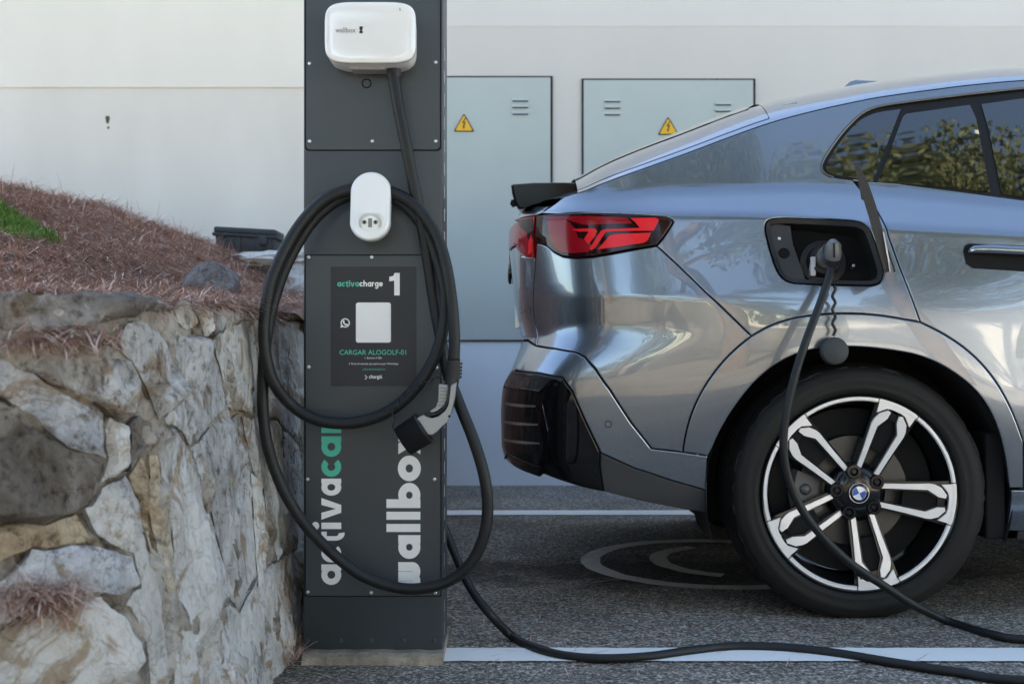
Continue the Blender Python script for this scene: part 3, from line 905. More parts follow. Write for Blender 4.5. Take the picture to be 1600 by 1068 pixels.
def fill(poly, holes=(), res=.014, extra=()):
    loops = [poly] + list(holes) + list(extra)
    pts, edges = [], []
    for lp in loops:
        n0 = len(pts); pts += [tuple(p) for p in lp]
        edges += [(n0+i, n0+(i+1) % len(lp)) for i in range(len(lp))]
    A = np.array(poly); lo, hi = A.min(0), A.max(0)
    gx = np.arange(lo[0]+res/2, hi[0], res); gy = np.arange(lo[1]+res/2, hi[1], res)
    G = np.stack(np.meshgrid(gx, gy, indexing='ij'), -1).reshape(-1, 2)
    if len(G):
        ok = inside(G, poly)
        for h in holes: ok &= ~inside(G, h)
        G = G[ok]
        for lp in loops:
            if len(G): G = G[edge_dist(G, lp) > res*.45]
        pts += [tuple(p) for p in G]
    vc, _, fc, _, _, _ = delaunay_2d_cdt([Vector(p) for p in pts], edges, [], 0, 1e-7)
    V = np.array([(v.x, v.y) for v in vc]); F = np.array([f for f in fc if len(f) == 3])
    cen = V[F].mean(1)
    ok = inside(cen, poly)
    for h in holes: ok &= ~inside(cen, h)
    return V, F[ok]

car = empty('parked_car', (XW + 1.346, YC, 0))
tag(car, 'grey fastback electric car parked with its rear towards the post and charging', 'car')

def panel(name, poly, m, holes=(), off=0.0, gap=.0019, rim=.014, res=.014, mirror='none', parent=None, step=.010):
    """patch of the body surface bounded by an outline in (s, z); mirror: none | join | copy"""
    P = resample(poly, step)
    P = inset(P, gap) if gap else (P if area(P) > 0 else P[::-1])
    H = [resample(h, step) for h in holes]
    H = [inset(h, -gap) for h in H]
    BEV = .0028 if (rim and gap > 0) else 0
    if BEV:
        loops_in = [inset(P, BEV)] + [inset(h, -BEV) for h in H]
        V, F = fill(P, H, res, loops_in)
    else:
        V, F = fill(P, H, res)
    pos = S(V[:, 0], V[:, 1]); nor = S_normal(V[:, 0], V[:, 1])
    if BEV:
        for lp, sg in [(P, 1)] + [(h, -1) for h in H]:
            L_ = np.array(lp); L2 = np.array(inset(lp, .001*sg))
            if area(lp) < 0: L_ = L_[::-1]
            od = S(L_[:, 0], L_[:, 1]) - S(L2[:, 0], L2[:, 1]); od /= np.maximum(np.linalg.norm(od, axis=1, keepdims=True), 1e-9)
            for k in range(len(V)):
                dd = np.abs(L_ - V[k]).sum(1); j = int(dd.argmin())
                if dd[j] < 2e-6:
                    pos[k] -= nor[k]*.0013
                    nor[k] = nor[k]*.78 + od[j]*.62
    pos = pos + S_normal(V[:, 0], V[:, 1])*off
    v = pos.tolist(); nn = nor.tolist()
    tri = V[F]
    ar = (tri[:,1,0]-tri[:,0,0])*(tri[:,2,1]-tri[:,0,1]) - (tri[:,1,1]-tri[:,0,1])*(tri[:,2,0]-tri[:,0,0])
    f = [tuple(q) if a > 0 else tuple(q[::-1]) for q, a in zip(F.tolist(), ar)]
    if rim:
        for lp, flip in [(P, False)] + [(h, True) for h in H]:
            lp = np.array(lp)
            a = S(lp[:, 0], lp[:, 1]); n_ = S_normal(lp[:, 0], lp[:, 1])
            top, bot = a + n_*(off - (.0013 if BEV else 0)), a + n_*(off - rim)
            n0 = len(v); k = len(lp)
            v += top.tolist() + bot.tolist(); nn += [(0, 0, 0)]*(2*k)
            for i in range(k):
                j = (i+1) % k
                q = (n0+i, n0+k+i, n0+k+j, n0+j)
                f.append(q)
    par = parent or car
    if mirror == 'join':
        n0 = len(v)
        v2 = [(x, 2*YC - y, z) for x, y, z in v]; nn2 = [(x, -y, z) for x, y, z in nn]
        f2 = [tuple(i + n0 for i in q[::-1]) for q in f]
        return mesh_obj(name, v + v2, f + f2, m, par, True, nn + nn2)
    o = mesh_obj(name, v, f, m, par, True, nn)
    if mirror == 'copy':
        v2 = [(x, 2*YC - y, z) for x, y, z in v]; nn2 = [(x, -y, z) for x, y, z in nn]
        mesh_obj(name, v2, [q[::-1] for q in f], m, par, True, nn2)
    return o

# --- outlines
lamp_top = px_line([(840,336),(870,334.5),(905,333),(960,333.5),(1010,336),(1040,338),(1050,343),(1052,347)])
lamp_tip = px_line([(1052,347),(1046,357),(1036,372),(1026,384)])
lamp_bot = px_line([(1026,384),(990,390),(955,396.5),(925,401.5),(900,403.5),(880,401),(866,394),(855,384.5),(846,381),(838,380)])
seam_bumper = px_line([(1026,384),(1060,415),(1100,454),(1140,492),(1174,525)])
arch_out_l = chaikin_open(px_line([(1067,706),(1070,682),(1080,645),(1098,607),(1125,569),(1150,544),(1174,525)]))
arch_out_t = chaikin_open(px_line([(1174,525),(1205,507),(1250,494),(1310,488.5),(1370,491),(1438,503)]))
arch_out_r = chaikin_open(px_line([(1438,503),(1480,524),(1520,553),(1553,590),(1580,638),(1599,690)]) )
arch_in = chaikin_open(px_line([(1107,712),(1113,700),(1122,678),(1145,638),(1180,594),(1215,566),(1255,548),(1300,541.5),(1350,542),(1400,548),(1440,556),(1480,574),(1525,608),(1553,650),(1570,705),(1577,762)]))
door_seam = px_line([(1438,503),(1424,463),(1406,418),(1388,368),(1377,340),(1362,312),(1346,283)])
win_bot = px_line([(1332,281),(1400,286),(1460,294),(1530,303),(1598,312)])
win_rear = chaikin_open(px_line([(1332,281),(1306,278),(1290,273),(1283,264),(1284,255),(1292,240),(1314,209),(1334,188),(1348,176),(1366,168),(1390,163.5),(1430,158)]), 1)
win_top = px_line([(1430,158),(1470,153),(1510,148),(1560,142.5),(1598,138.5)])
wb_front = [(1.70, 1.118), (2.1, 1.095), (2.5, 1.08), (2.82, 1.075)]
wt_front = [(1.70, 1.462), (1.95, 1.462), (2.2, 1.44), (2.45, 1.36), (2.7, 1.21)]
K = px_line([(903,303),(920,295),(944,285),(1000,265),(1070,240),(1120,221),(1177,200),(1215,187.5),(1260,175.5),(1298,166.5),(1365,152.5),(1420,144.5),(1500,134),(1560,128),(1598,125)])
K_front = [(1.70, 1.505), (1.95, 1.505), (2.2, 1.485), (2.45, 1.41), (2.7, 1.27), (2.95, 1.135), (3.1, 1.065), (3.3, 1.035), (3.7, .985), (4.1, .91), (4.45, .83), (4.8, .80), (SMAX, .80)]
f_rail = smooth_table([k[0] for k in K + K_front], [k[1] for k in K + K_front], .05)
lift_seam = px_line([(903,303),(880,308),(862,322),(846,333)])
low_seam = px_line([(838,540),(868,544.5),(900,550),(914,558),(930,576),(952,608),(985,659),(1018,700.5),(1067,706)])
gate_seam = px_line([(838,380),(836.5,405),(834,440),(833,470),(835,505),(838,540)])
port = chaikin_open(px_line([(1196,362),(1196,350),(1200,343.5),(1210,340.5),(1235,340),(1325,344),(1342,346),(1354,352),(1363,364),(1379,415),(1381,428),(1377,440),(1366,445.5),(1350,446),(1245,443.5),(1230,440),(1219,431),(1212,418),(1203,391),(1196,362)]), 1)[:-1]
_ks = np.concatenate([np.linspace(K[0][0], K[-1][0], 240), np.linspace(K[-1][0], 2.95, 60)[1:]])
K = [(float(a), float(f_rail(a))) for a in _ks]
H_ = lambda a: list(reversed(a))

# --- body side frame: quarter panel + cantrail + A-pillar
side_poly = (lamp_tip + seam_bumper[1:] + arch_out_t[1:] + door_seam[1:-1] + win_rear[0:] + win_top[1:] + wt_front
             + [(2.84, 1.075)] + [(3.0, 1.095)] + K[::-1] + lift_seam[1:] + [sz(852, 334)] + lamp_top[1:-1])
panel('quarter_panel', side_poly, M['paint'], [port], mirror='copy', res=.012)
# --- bumpers, tailgate
bump_poly = lamp_bot + gate_seam[1:] + low_seam[1:] + arch_out_l[1:-1] + seam_bumper[::-1][:-1]
panel('rear_bumper', bump_poly, M['paint'], mirror='copy', res=.012)
gz0, gz1 = .752, 1.135
lampg_top = px_line([(838,337),(820,340),(806,344)]) + [(-.02, 1.098), (-.28, 1.098)]
lampg_bot = [(-.28, 1.035), (-.03, 1.030)] + px_line([(806,379),(812,392),(822,401),(836,403.5)])
gate_poly = [lampg_bot[-1]] + gate_seam[2:] + [(-.05, gz0), (-.3, gz0), (SMIN, gz0), (SMIN, 1.155), (-.30, 1.155), (-.05, 1.15)] + [sz(858,322), sz(846,333)] + lampg_top + lampg_bot[:-1]
panel('tailgate', gate_poly, M['paint'], mirror='join', res=.012)
pod_top = px_line([(879,590),(842,583),(806,577.5)])
pod_in = px_line([(938,707),(916,661),(894,611),(879,590)])
low_poly = low_seam[:] + px_line([(1106,712)])+ px_line([(1105,766),(1050,750.5),(990,730.5),(938,707)]) + pod_in[1:] + pod_top[1:] + [(-.06, .655), (-.3, .655), (SMIN, .655), (SMIN, gz0-.004), (-.3, gz0-.004), (-.05, gz0-.004)]
panel('lower_bumper', low_poly, M['paint'], mirror='join', res=.012)
pod_low = px_line([(800,715.5),(830,732),(862,745),(905,758),(943,768)])
blk_poly = pod_in[::-1] + px_line([(943,768)])[::-1] if False else None
blk_poly = pod_in + pod_top[1:] + [(-.06, .655), (-.3, .655), (SMIN, .655), (SMIN, .40), (-.3, .40), (-.06, .405)] + pod_low
panel('bumper_insert', blk_poly, M['gloss_black'], mirror='join', off=-.004, res=.012)
clad = px_line([(938,707),(990,730.5),(1050,750.5),(1105,766),(1106,802),(1060,795),(1000,783),(943,768)])
panel('lower_cladding', clad, M['cladding'], mirror='copy', off=-.002)
# --- wheel-arch trim
arch_poly = arch_out_l + arch_out_t[1:] + arch_out_r[1:] + px_line([(1599,762)]) + arch_in[::-1]
panel('arch_trim', arch_poly, M['paint'], mirror='copy', res=.012, off=.001)
# --- doors
dl = .352
rdoor = win_bot[0:1] + [door_seam[-1]] + door_seam[::-1][1:] + arch_out_r[1:] + [(1.405, .42), (1.42, dl), (2.03, dl), (2.03, 1.10)] + wb_front[1::-1] + win_bot[::-1][:-1]
panel('rear_door', rdoor, M['paint'], mirror='copy', res=.013)
fdoor = [(2.04, 1.098), (2.04, dl), (2.98, dl), (3.02, .60), (2.98, 1.06), (2.83, 1.073)] + wb_front[2:3]
panel('front_door', fdoor, M['paint'], mirror='copy', res=.02)
def arc_sz(cx, r, a0, a1, n=24): return [(cx + r*math.cos(math.radians(a)), ZW + r*math.sin(math.radians(a))) for a in np.linspace(a0, a1, n)]
fend = arc_sz(XF, .415, 178, 6) + [(4.06, .36), (4.45, .36), (SMAX, .36), (SMAX, .80), (4.8, .80), (4.45, .83), (4.1, .91), (3.7, .985), (3.3, 1.035), (3.1, 1.063), (2.99, 1.06), (3.03, .60), (2.99, .36), (3.2, .36)]
panel('front_fender', fend, M['paint'], mirror='join', res=.025)
sl0 = sz(1578.5, 790)[0]
sill = [(sl0, dl-.003), (3.2, dl-.003), (3.2, .232), (sl0, .232)]
panel('sill', sill, M['paint'], mirror='copy', res=.02)
panel('sill_guard', [(1.375, .231), (3.2, .231), (3.2, .205), (1.375, .205)], M['cladding'], mirror='copy', res=.02, off=-.002)
panel('front_apron', [(4.06, .358), (4.06, .22), (SMAX, .22), (SMAX, .358)], M['cladding'], mirror='join', res=.025)

# --- side windows
wall_ = win_rear + win_top[1:] + wt_front + [(2.82, 1.080)] + wb_front[::-1][1:] + win_bot[::-1][:-1]
panel('window_surround', wall_, M['satin_black'], off=-.006, gap=-.003, rim=0, mirror='copy', res=.02)
gl1 = chaikin_open(px_line([(1364,283),(1330,276.5),(1300,272),(1292,268),(1290,259),(1298,244),(1318,214),(1337,193),(1352,182),(1372,174.5),(1408,169.5)]), 1)
panel('window_pane', gl1, M['glass'], off=-.003, gap=0, rim=.003, mirror='copy')
gl2 = px_line([(1371,284),(1378,270),(1411,182),(1416,177),(1516,163),(1526,185),(1548,300),(1460,289.5)])
panel('window_pane', gl2, M['glass'], off=-.003, gap=0, rim=.003, mirror='copy')
gl3 = px_line([(1566,302.5),(1545,200),(1534,162),(1598,153)]) + [(1.70, 1.430), (1.93, 1.430), (1.93, 1.112), (1.70, 1.128)] + px_line([(1598,307)])
panel('window_pane', gl3, M['glass'], off=-.003, gap=0, rim=.003, mirror='copy')
gl4 = [(2.02, 1.107), (2.02, 1.428), (2.2, 1.40), (2.45, 1.32), (2.68, 1.19), (2.76, 1.09)]
panel('window_pane', gl4, M['glass'], off=-.003, gap=0, rim=.003, mirror='copy')
def surf_tube(name, line, r, m, off=0.0, seg=8, parent=None, mirror=False):
    L_ = np.array(line)
    p = S(L_[:, 0], L_[:, 1]) + S_normal(L_[:, 0], L_[:, 1])*off
    mb = MB(); mb.tube([Vector(q) for q in p], r, seg); o = mb.build(name, m, parent or car, True)
    if mirror:
        mb = MB(); mb.tube([Vector((q[0], 2*YC - q[1], q[2])) for q in p], r, seg); mb.build(name, m, parent or car, True)
    return o
surf_tube('window_moulding', win_rear[3:] + win_top[1:] + wt_front[:3], .0032, M['moulding'], .0, mirror=True)

# --- dark inner shell behind the seams
def shell():
    ss = np.concatenate([np.linspace(SMIN, X1, 90), np.linspace(X1, X3, 150)[1:], np.linspace(X3, SMAX, 60)[1:]])
    zz = np.linspace(.22, 1.50, 86)
    P = S(ss[:, None], zz[None, :]) - S_normal(ss[:, None]*np.ones((1, len(zz))), zz[None, :]*np.ones((len(ss), 1)))*.011
    top = np.minimum(f_rail(ss), 1.6) - .02
    zbot = np.interp(ss, [-.7, -.05, .05, .25, .53, .6, .9], [.42, .42, .41, .345, .292, .26, .23])
    v, f = [], []
    idx = -np.ones((len(ss), len(zz)), int)
    def ok(i, j):
        s_, z_ = ss[i], zz[j]
        if z_ > top[i] or z_ < zbot[i] + .01: return False
        if math.hypot(s_ - XW, z_ - ZW) < .425 or math.hypot(s_ - XF, z_ - ZW) < .425: return False
        if port_box[0] < s_ < port_box[1] and port_box[2] < z_ < port_box[3]: return False
        return True
    for i in range(len(ss)-1):
        for j in range(len(zz)-1):
            if ok(i, j) and ok(i+1, j) and ok(i, j+1) and ok(i+1, j+1):
                q = []
                for a, b in ((i, j), (i+1, j), (i+1, j+1), (i, j+1)):
                    if idx[a, b] < 0: idx[a, b] = len(v); v.append(tuple(P[a, b]))
                    q.append(int(idx[a, b]))
                f.append(tuple(q))
    n0 = len(v)
    v2 = [(x, 2*YC - y, z) for x, y, z in v]
    mesh_obj('inner_shell', v + v2, f + [tuple(i + n0 for i in q[::-1]) for q in f], M['soft_black'], car)
pa = np.array(port)
port_box = (pa[:,0].min() - .02, pa[:,0].max() + .02, pa[:,1].min() - .02, pa[:,1].max() + .02)
shell()

# --- roof, hatch, windscreen, bonnet: crowned strips between the two rails
f_H = smooth_table([.1, .2, .35, .7, .95, 1.7, 2.3, 2.8, 3.2, 3.8, 4.5, 4.9], [.05, .075, .10, .105, .088, .085, .09, .13, .05, .05, .04, .02], .14)
def top_patch(name, s0, s1, t0, t1, m, off=0.0, ns=60, nt=30, both=False):
    ss = np.linspace(s0, s1, ns); R = S(ss, f_rail(ss))
    Hh = f_H(ss)
    tt = t0 + (t1 - t0)*np.linspace(0, 1, nt)**1.3
    v = []
    for i in range(ns):
        for t in tt:
            q = (YC - R[i, 1])*t
            v.append((R[i, 0], R[i, 1] + q, R[i, 2] + Hh[i]*(1 - (1-t)**6)*(1 + .12*t) + off))
    f = [(i*nt+j, (i+1)*nt+j, (i+1)*nt+j+1, i*nt+j+1) for i in range(ns-1) for j in range(nt-1)]
    n0 = len(v)
    v2 = [(x, 2*YC - y, z) for x, y, z in v]
    if t1 < 1:
        mesh_obj(name, v2, [q[::-1] for q in f], m, car)
        return mesh_obj(name, v, f, m, car)
    f2 = [tuple(k + n0 for k in q[::-1]) for q in f]
    return mesh_obj(name, v + v2, f + f2, m, car)
top_patch('roof_edge', .20, .733, 0.0, .021, M['paint'], ns=140, nt=5)
top_patch('roof_edge', .733, 4.95, 0.0, .022, M['paint'], ns=260, nt=5)
top_patch('roof_gasket', .20, 2.9, .0, .06, M['soft_black'], -.006, ns=200, nt=6)
top_patch('hatch_frame', .20, .733, .0265, .20, M['paint'], .0, ns=140, nt=16)
top_patch('hatch_glass', .20, .70, .19, 1.0, M['glass'], .0025, ns=50, nt=26)
top_patch('roof_panel', .735, 2.28, .022, 1.0, M['paint'], .0, ns=90, nt=36)
top_patch('windscreen', 2.30, 3.10, .026, 1.0, M['glass'], 0, ns=40, nt=26)
top_patch('bonnet', 3.12, 4.95, .026, 1.0, M['paint'], .001, ns=60, nt=26)
def rail_seal(sg):
    ss = np.linspace(.15, 2.9, 200); v, f = [], []
    for k, dz in enumerate((-.045, -.02, -.004)):
        P = S(ss, f_rail(ss) + dz) - S_normal(ss, f_rail(ss) + dz)*.007
        v += [(x, y if sg > 0 else 2*YC - y, z) for x, y, z in P]
    for k in range(2):
        for i in range(199): f.append((k*200+i, k*200+i+1, (k+1)*200+i+1, (k+1)*200+i))
    mesh_obj('rail_seal', v, f, M['soft_black'], car)
rail_seal(1); rail_seal(-1)
# under-floor and bumper underside
def underside():
    ss = np.concatenate([np.linspace(SMIN, X1, 60), np.linspace(X1, X3, 60)[1:], np.linspace(X3, SMAX, 40)[1:]])
    zb = np.interp(ss, [-.7, -.05, .05, .25, .53, .6, .9, 5], [.415, .415, .41, .345, .293, .26, .21, .21])
    P = S(ss, zb)
    v, f = [], []
    for i in range(len(ss)):
        r_ = math.hypot(ss[i]-XW, zb[i]-ZW) < .42 or math.hypot(ss[i]-XF, zb[i]-ZW) < .42
        for t in (0.012, .3, .31, 1.0):
            y = P[i, 1] + (YC - P[i, 1])*t
            if r_ and t < .3: y = P[i, 1] + (YC - P[i, 1])*.29
            v.append((P[i, 0], y, zb[i] + (.0 if t < .3 else .0)))
    for i in range(len(ss)-1):
        for j in range(3): f.append((i*4+j, i*4+j+1, (i+1)*4+j+1, (i+1)*4+j))
    n0 = len(v)
    v2 = [(x, 2*YC-y, z) for x, y, z in v]
    mesh_obj('underbody', v + v2, f + [tuple(k+n0 for k in q[::-1]) for q in f], M['soft_black'], car, smooth=False)
underside()
# wheel-arch liners
for cx in (XW, XF):
    for sgn in (1, -1):
        v, f = [], []
        n = 30
        for i in range(n+1):
            a = math.radians(-18 + 216*i/n)
            for y in (.02, .30):
                Yp = (YC - BB + y + .0) if sgn > 0 else (YC + BB - y)
                v.append((cx + .415*math.cos(a), Yp, max(.16, ZW + .415*math.sin(a))))
        for i in range(n): f.append((2*i, 2*i+1, 2*i+3, 2*i+2))
        k = len(v); 
        v.append((cx, YC - sgn*(BB - .30), ZW))
        for i in range(n): f.append((2*i+1, 2*i+3, k))
        mesh_obj('wheel_arch_liner', v, f, M['liner'], car)
# mud flap edge in front of the rear wheel
mb = MB(); p0 = at(1548, 800, 3.24)
mb.box(1.283, 1.336, 3.225, 3.46, .212, .50, .006); mb.build('mud_flap', M['soft_black'], car)

# --- rear spoiler
def spoiler():
    sec = [(-.006,1.198),(.0,1.2015),(.06,1.206),(.15,1.207),(.225,1.204),(.235,1.198),(.16,1.172),(.10,1.150),(.055,1.137),(.030,1.1285),(.014,1.130),(.004,1.148),(-.003,1.175)]
    v, f = [], []
    ys = [3.435, 3.442, 3.46] + list(np.linspace(3.5, 2*YC - 3.5, 15)) + [2*YC-3.46, 2*YC-3.442, 2*YC-3.435]
    n = len(sec)
    for y in ys:
        e = abs(y - YC)/(YC - 3.435)
        k = 1 - .10*max(0, (e - .985)/.015) ; dx = .034*(1-e*e); dz = .010*(1 - e**2.2)
        for x, z in sec: v.append((.10 + (x-.10)*k + dx, y, 1.17 + (z - 1.17)*k + dz))
    for i in range(len(ys)-1):
        for j in range(n): f.append((i*n+j, i*n+(j+1) % n, (i+1)*n+(j+1) % n, (i+1)*n+j))
    f.append(tuple(range(n-1, -1, -1))); f.append(tuple(range((len(ys)-1)*n, len(ys)*n)))
    o = mesh_obj('rear_spoiler', v, f, mat('spoiler_black', (.004,.004,.005), .10, spec=.14), car); shade_angle(o.data, 35)
    mb = MB()
    mb.prism([at(x, y, 3.4445) for x, y in ((799,312),(806,311),(810,320),(801,323),(797,318))], (0, .02, 0)); mb.build('spoiler_fin', M['soft_black'], car)
    # gloss panel under the spoiler closing the tailgate
    ss = np.linspace(SMIN, .16, 24)
    a = S(ss, np.full_like(ss, 1.150)); b = S(ss, np.full_like(ss, 1.20))
    v = []; f = []
    for p, q in zip(a, b): v += [tuple(p), (p[0] + .16, max(p[1], 3.47), 1.215)]
    for i in range(len(ss)-1): f.append((2*i, 2*i+1, 2*i+3, 2*i+2))
    n0 = len(v); v += [(x, 2*YC-y, z) for x, y, z in v]; f += [tuple(k+n0 for k in q[::-1]) for q in f]
    mesh_obj('tailgate_top', v, f, M['paint'], car)
spoiler()
# --- shark-fin aerial
a0 = at(1302, 141, YC)
fin = [(0, 0), (.055, .048), (.075, .054), (.15, .050), (.19, .03), (.22, 0)]
v, f = [], []
for k, (sc_, y) in enumerate(((1.0, -.03), (.96, -.012), (.96, .012), (1.0, .03))):
    for x, z in fin: v.append((a0.x + x, YC + y*(1 - .7*z/.054), 1.592 + z*sc_))
n = len(fin)
for i in range(3):
    for j in range(n-1): f.append((i*n+j, i*n+j+1, (i+1)*n+j+1, (i+1)*n+j))
f.append(tuple(range(n))); f.append(tuple(range(4*n-1, 3*n-1, -1)))
o = mesh_obj('roof_aerial', v, f, M['paint'], car); shade_angle(o.data, 40)
# roof-end spoiler tip
tp = [at(x, y, 3.47) for x, y in ((1186,176),(1200,169),(1245,158.5),(1240,165),(1225,172),(1203,181))]
mb = MB(); mb.prism(tp, (0, 1.28, 0)); mb.build('roof_spoiler_lip', M['paint'], car, angle=30)

# --- tail lamps
lamp_poly = lamp_top + lamp_tip[1:] + lamp_bot[1:]
lamp = panel('tail_lamp', lamp_poly, M['lamp_dark'], off=.006, gap=.002, rim=.02, res=.008, step=.006)
mirror_l = panel('tail_lamp', [(s, z) for s, z in lamp_poly], M['lamp_dark'], off=.006, gap=.002, rim=.02, res=.02)
for v_ in mirror_l.data.vertices: v_.co.y = -v_.co.y
mirror_l.data.flip_normals()
def lampbit(name, pts, m, off, par=lamp): return panel(name, px_line(pts), M[m], off=off, gap=0, rim=.0015, res=.008, step=.006, parent=par)
lampbit('light_bar', [(985,342),(1024,341.5),(1029,343.5),(1028,348),(1021,361),(990,361.5),(960,362),(947,363),(931,388),(925,391.5),(922,389),(940,361),(946,359),(1000,357),(992,347)], 'lamp_red', .0075)
lampbit('light_block', [(935,390),(953,369),(960,366.5),(1017,364.5),(1012,376),(1006,380),(960,387)], 'lamp_red', .0075)
lampbit('inner_reflector', [(857,345),(885,343.5),(893,349),(900,358),(905,372),(922,377),(926,388),(920,394),(895,396),(880,394),(868,386),(861,370)], 'lamp_deep', .0073)
lampbit('inner_bar', [(896,358.5),(930,357.5),(934,361),(930,371),(920,382),(914,374),(921,362.5),(905,362.5)], 'lamp_red', .0078)
lampbit('upper_reflector', [(852,340),(920,339),(980,341.5),(988,350),(915,352),(897,347),(885,342.5),(865,344)], 'lamp_deep', .0072)
lg = panel('tail_lamp', lampg_top + lampg_bot, M['lamp_deep'], off=.006, gap=.002, rim=.02, res=.008, step=.006)
lg2 = panel('tail_lamp', lampg_top + lampg_bot, M['lamp_deep'], off=.006, gap=.002, rim=.02, res=.02)
for v_ in lg2.data.vertices: v_.co.y = -v_.co.y
lg2.data.flip_normals()
lampbit('dark_baffle', [(813,346),(826,342),(835,341),(836,352),(835,372),(829,374),(826,363),(818,357)], 'lamp_dark', .0072, lg)
lampbit('light_bar', [(829,378),(834,366),(834.5,394),(829,397)], 'lamp_red', .0075, lg)
surf_tube('chrome_edge', px_line([(818,401.5),(824,402.5),(836,403.5)]), .0022, M['chrome'], .004)

# --- rear corner reflector pod with slats
def pod():
    yb = 3.36
    # raised frame on the corner: outer quad and recessed face, built on the body surface
    fr = px_line([(806,581),(842,587),(864,592),(868,600),(858,640),(858,688),(848,741),(832,735),(797,717),(792,708),(790,690),(789,640),(792,606)])
    o = panel('reflector_housing', fr, M['gloss_black'], off=.012, gap=0, rim=.02, res=.010)
    topc = px_line([(808,582.5),(841,588),(868,592.5),(862,600),(848,611),(824,607.5),(797,605)])
    panel('upper_gloss_face', topc, mat('pod_gloss', (.03,.03,.032), .04, coat=1.0), off=.016, gap=0, rim=.006, res=.010, parent=o)
    for y0, y1, x0, x1 in ((628, 632.5, 798, 842), (656, 661, 796, 845), (684, 690, 796, 848)):
        q = px_line([(x0, y0), (x0, y0+4.2), ((x0+x1)/2, (y0+y1)/2 + 5.2), (x1, y1 + 2.5), (x1, y1), ((x0+x1)/2, (y0+y1)/2 + 0.6)])
        panel('slat', q, M['satin'], off=.0155, gap=0, rim=.006, res=.010, parent=o)
    panel('red_strip', px_line([(844,613),(846,613),(852,676),(850,678)]), M['lamp_dark'], off=.0142, gap=0, rim=.002, res=.01, parent=o)
    surf_tube('lower_lip', px_line([(792,712),(800,706),(815,714),(848,725)]), .0028, M['gloss_black'], .015, parent=o)
    surf_tube('edge_highlight', px_line([(848,612),(853,640),(860,672)]), .0022, M['gloss_black'], .014, parent=o)
    surf_tube('frame_edge', px_line([(797,605),(824,607.5),(848,611),(868,592.5)]), .0026, M['gloss_black'], .017, parent=o)
    topf = panel('bumper_step', px_line([(800,577.5),(842,583.5),(880,590.5),(876,596),(868,592),(842,587),(804,581.5)]), M['cladding'], off=.001, gap=0, rim=.004, res=.01)
pod()
# parking sensor
p_ = sz(950.5, 662); P0 = Vector(S(*p_)); N0 = Vector(S_normal(*p_))
def disc_on(name, P0, N0, prof, m, parent=car, seg=28):
    q = N0.to_track_quat('Y', 'Z').to_matrix()
    mb = MB(); mb.lathe(prof, (0, 0, 0), seg); mb.v = [P0 + q @ v for v in mb.v]
    o = mb.build(name, m, parent, True); shade_angle(o.data, 30); return o
sn = disc_on('parking_sensor', P0, N0, [(.0001, .0004), (.0078, .0004), (.0082, .0)], M['paint'])
disc_on('sensor_gap', P0, N0, [(.0083, -.0004), (.0083, .0006), (.0100, .0006), (.0100, -.0004)], M['soft_black'], sn)
# model badge on the tailgate
vs, fs = text_mesh('xDrive20', 1.0, 0.02)
bx0, bx1 = min(v.x for v in vs), max(v.x for v in vs)
by0, by1 = min(v.y for v in vs), max(v.y for v in vs)
s1_, z1_ = sz(828, 479); s0_ = s1_ - .20; zl = sz(828, 488.5)[1]
bs = np.array([s0_ + (v.x-bx0)/(bx1-bx0)*(s1_-s0_) for v in vs]); bz = np.array([zl + (v.y-by0)/(by1-by0)*(z1_-zl) for v in vs])
bp = S(bs, bz) + S_normal(bs, bz)*.0025
mesh_obj('model_badge', bp.tolist(), fs, M['chrome'], car, smooth=False)
# rear roundel on the tailgate centre line
rc = Vector(S(SMIN + .002, .985)); rp = Vector(S(SMIN + .002, .84))
disc_on('tailgate_emblem', Vector((rc.x - .002, YC, .985)), Vector((-1, 0, .04)).normalized(), [(.0001, .010), (.03, .009), (.041, .004), (.041, -.004)], M['gloss_black'])
mb = MB(); mb.box(rp.x - .004, rp.x + .01, YC - .26, YC + .26, .79, .90, .002); mb.build('number_plate', M['white_enamel'], car)

# --- door handle (recess + bar)
hd = px_line([(1505,392),(1507,384),(1514,380.5),(1598,384)]) + [(1.47, 1.003), (1.47, .925)] + px_line([(1598,424),(1520,419),(1509,412)])
panel('handle_recess', hd, M['soft_black'], off=.0012, gap=0, rim=0, mirror='copy')
hl = px_line([(1511,394),(1518,392),(1540,391.5),(1598,394)]) + [(1.44, .985), (1.475, .984)]
surf_tube('door_handle', hl, [.006, .0105, .0125, .0125, .0125, .008], M['paint'], .016, 14, mirror=True)

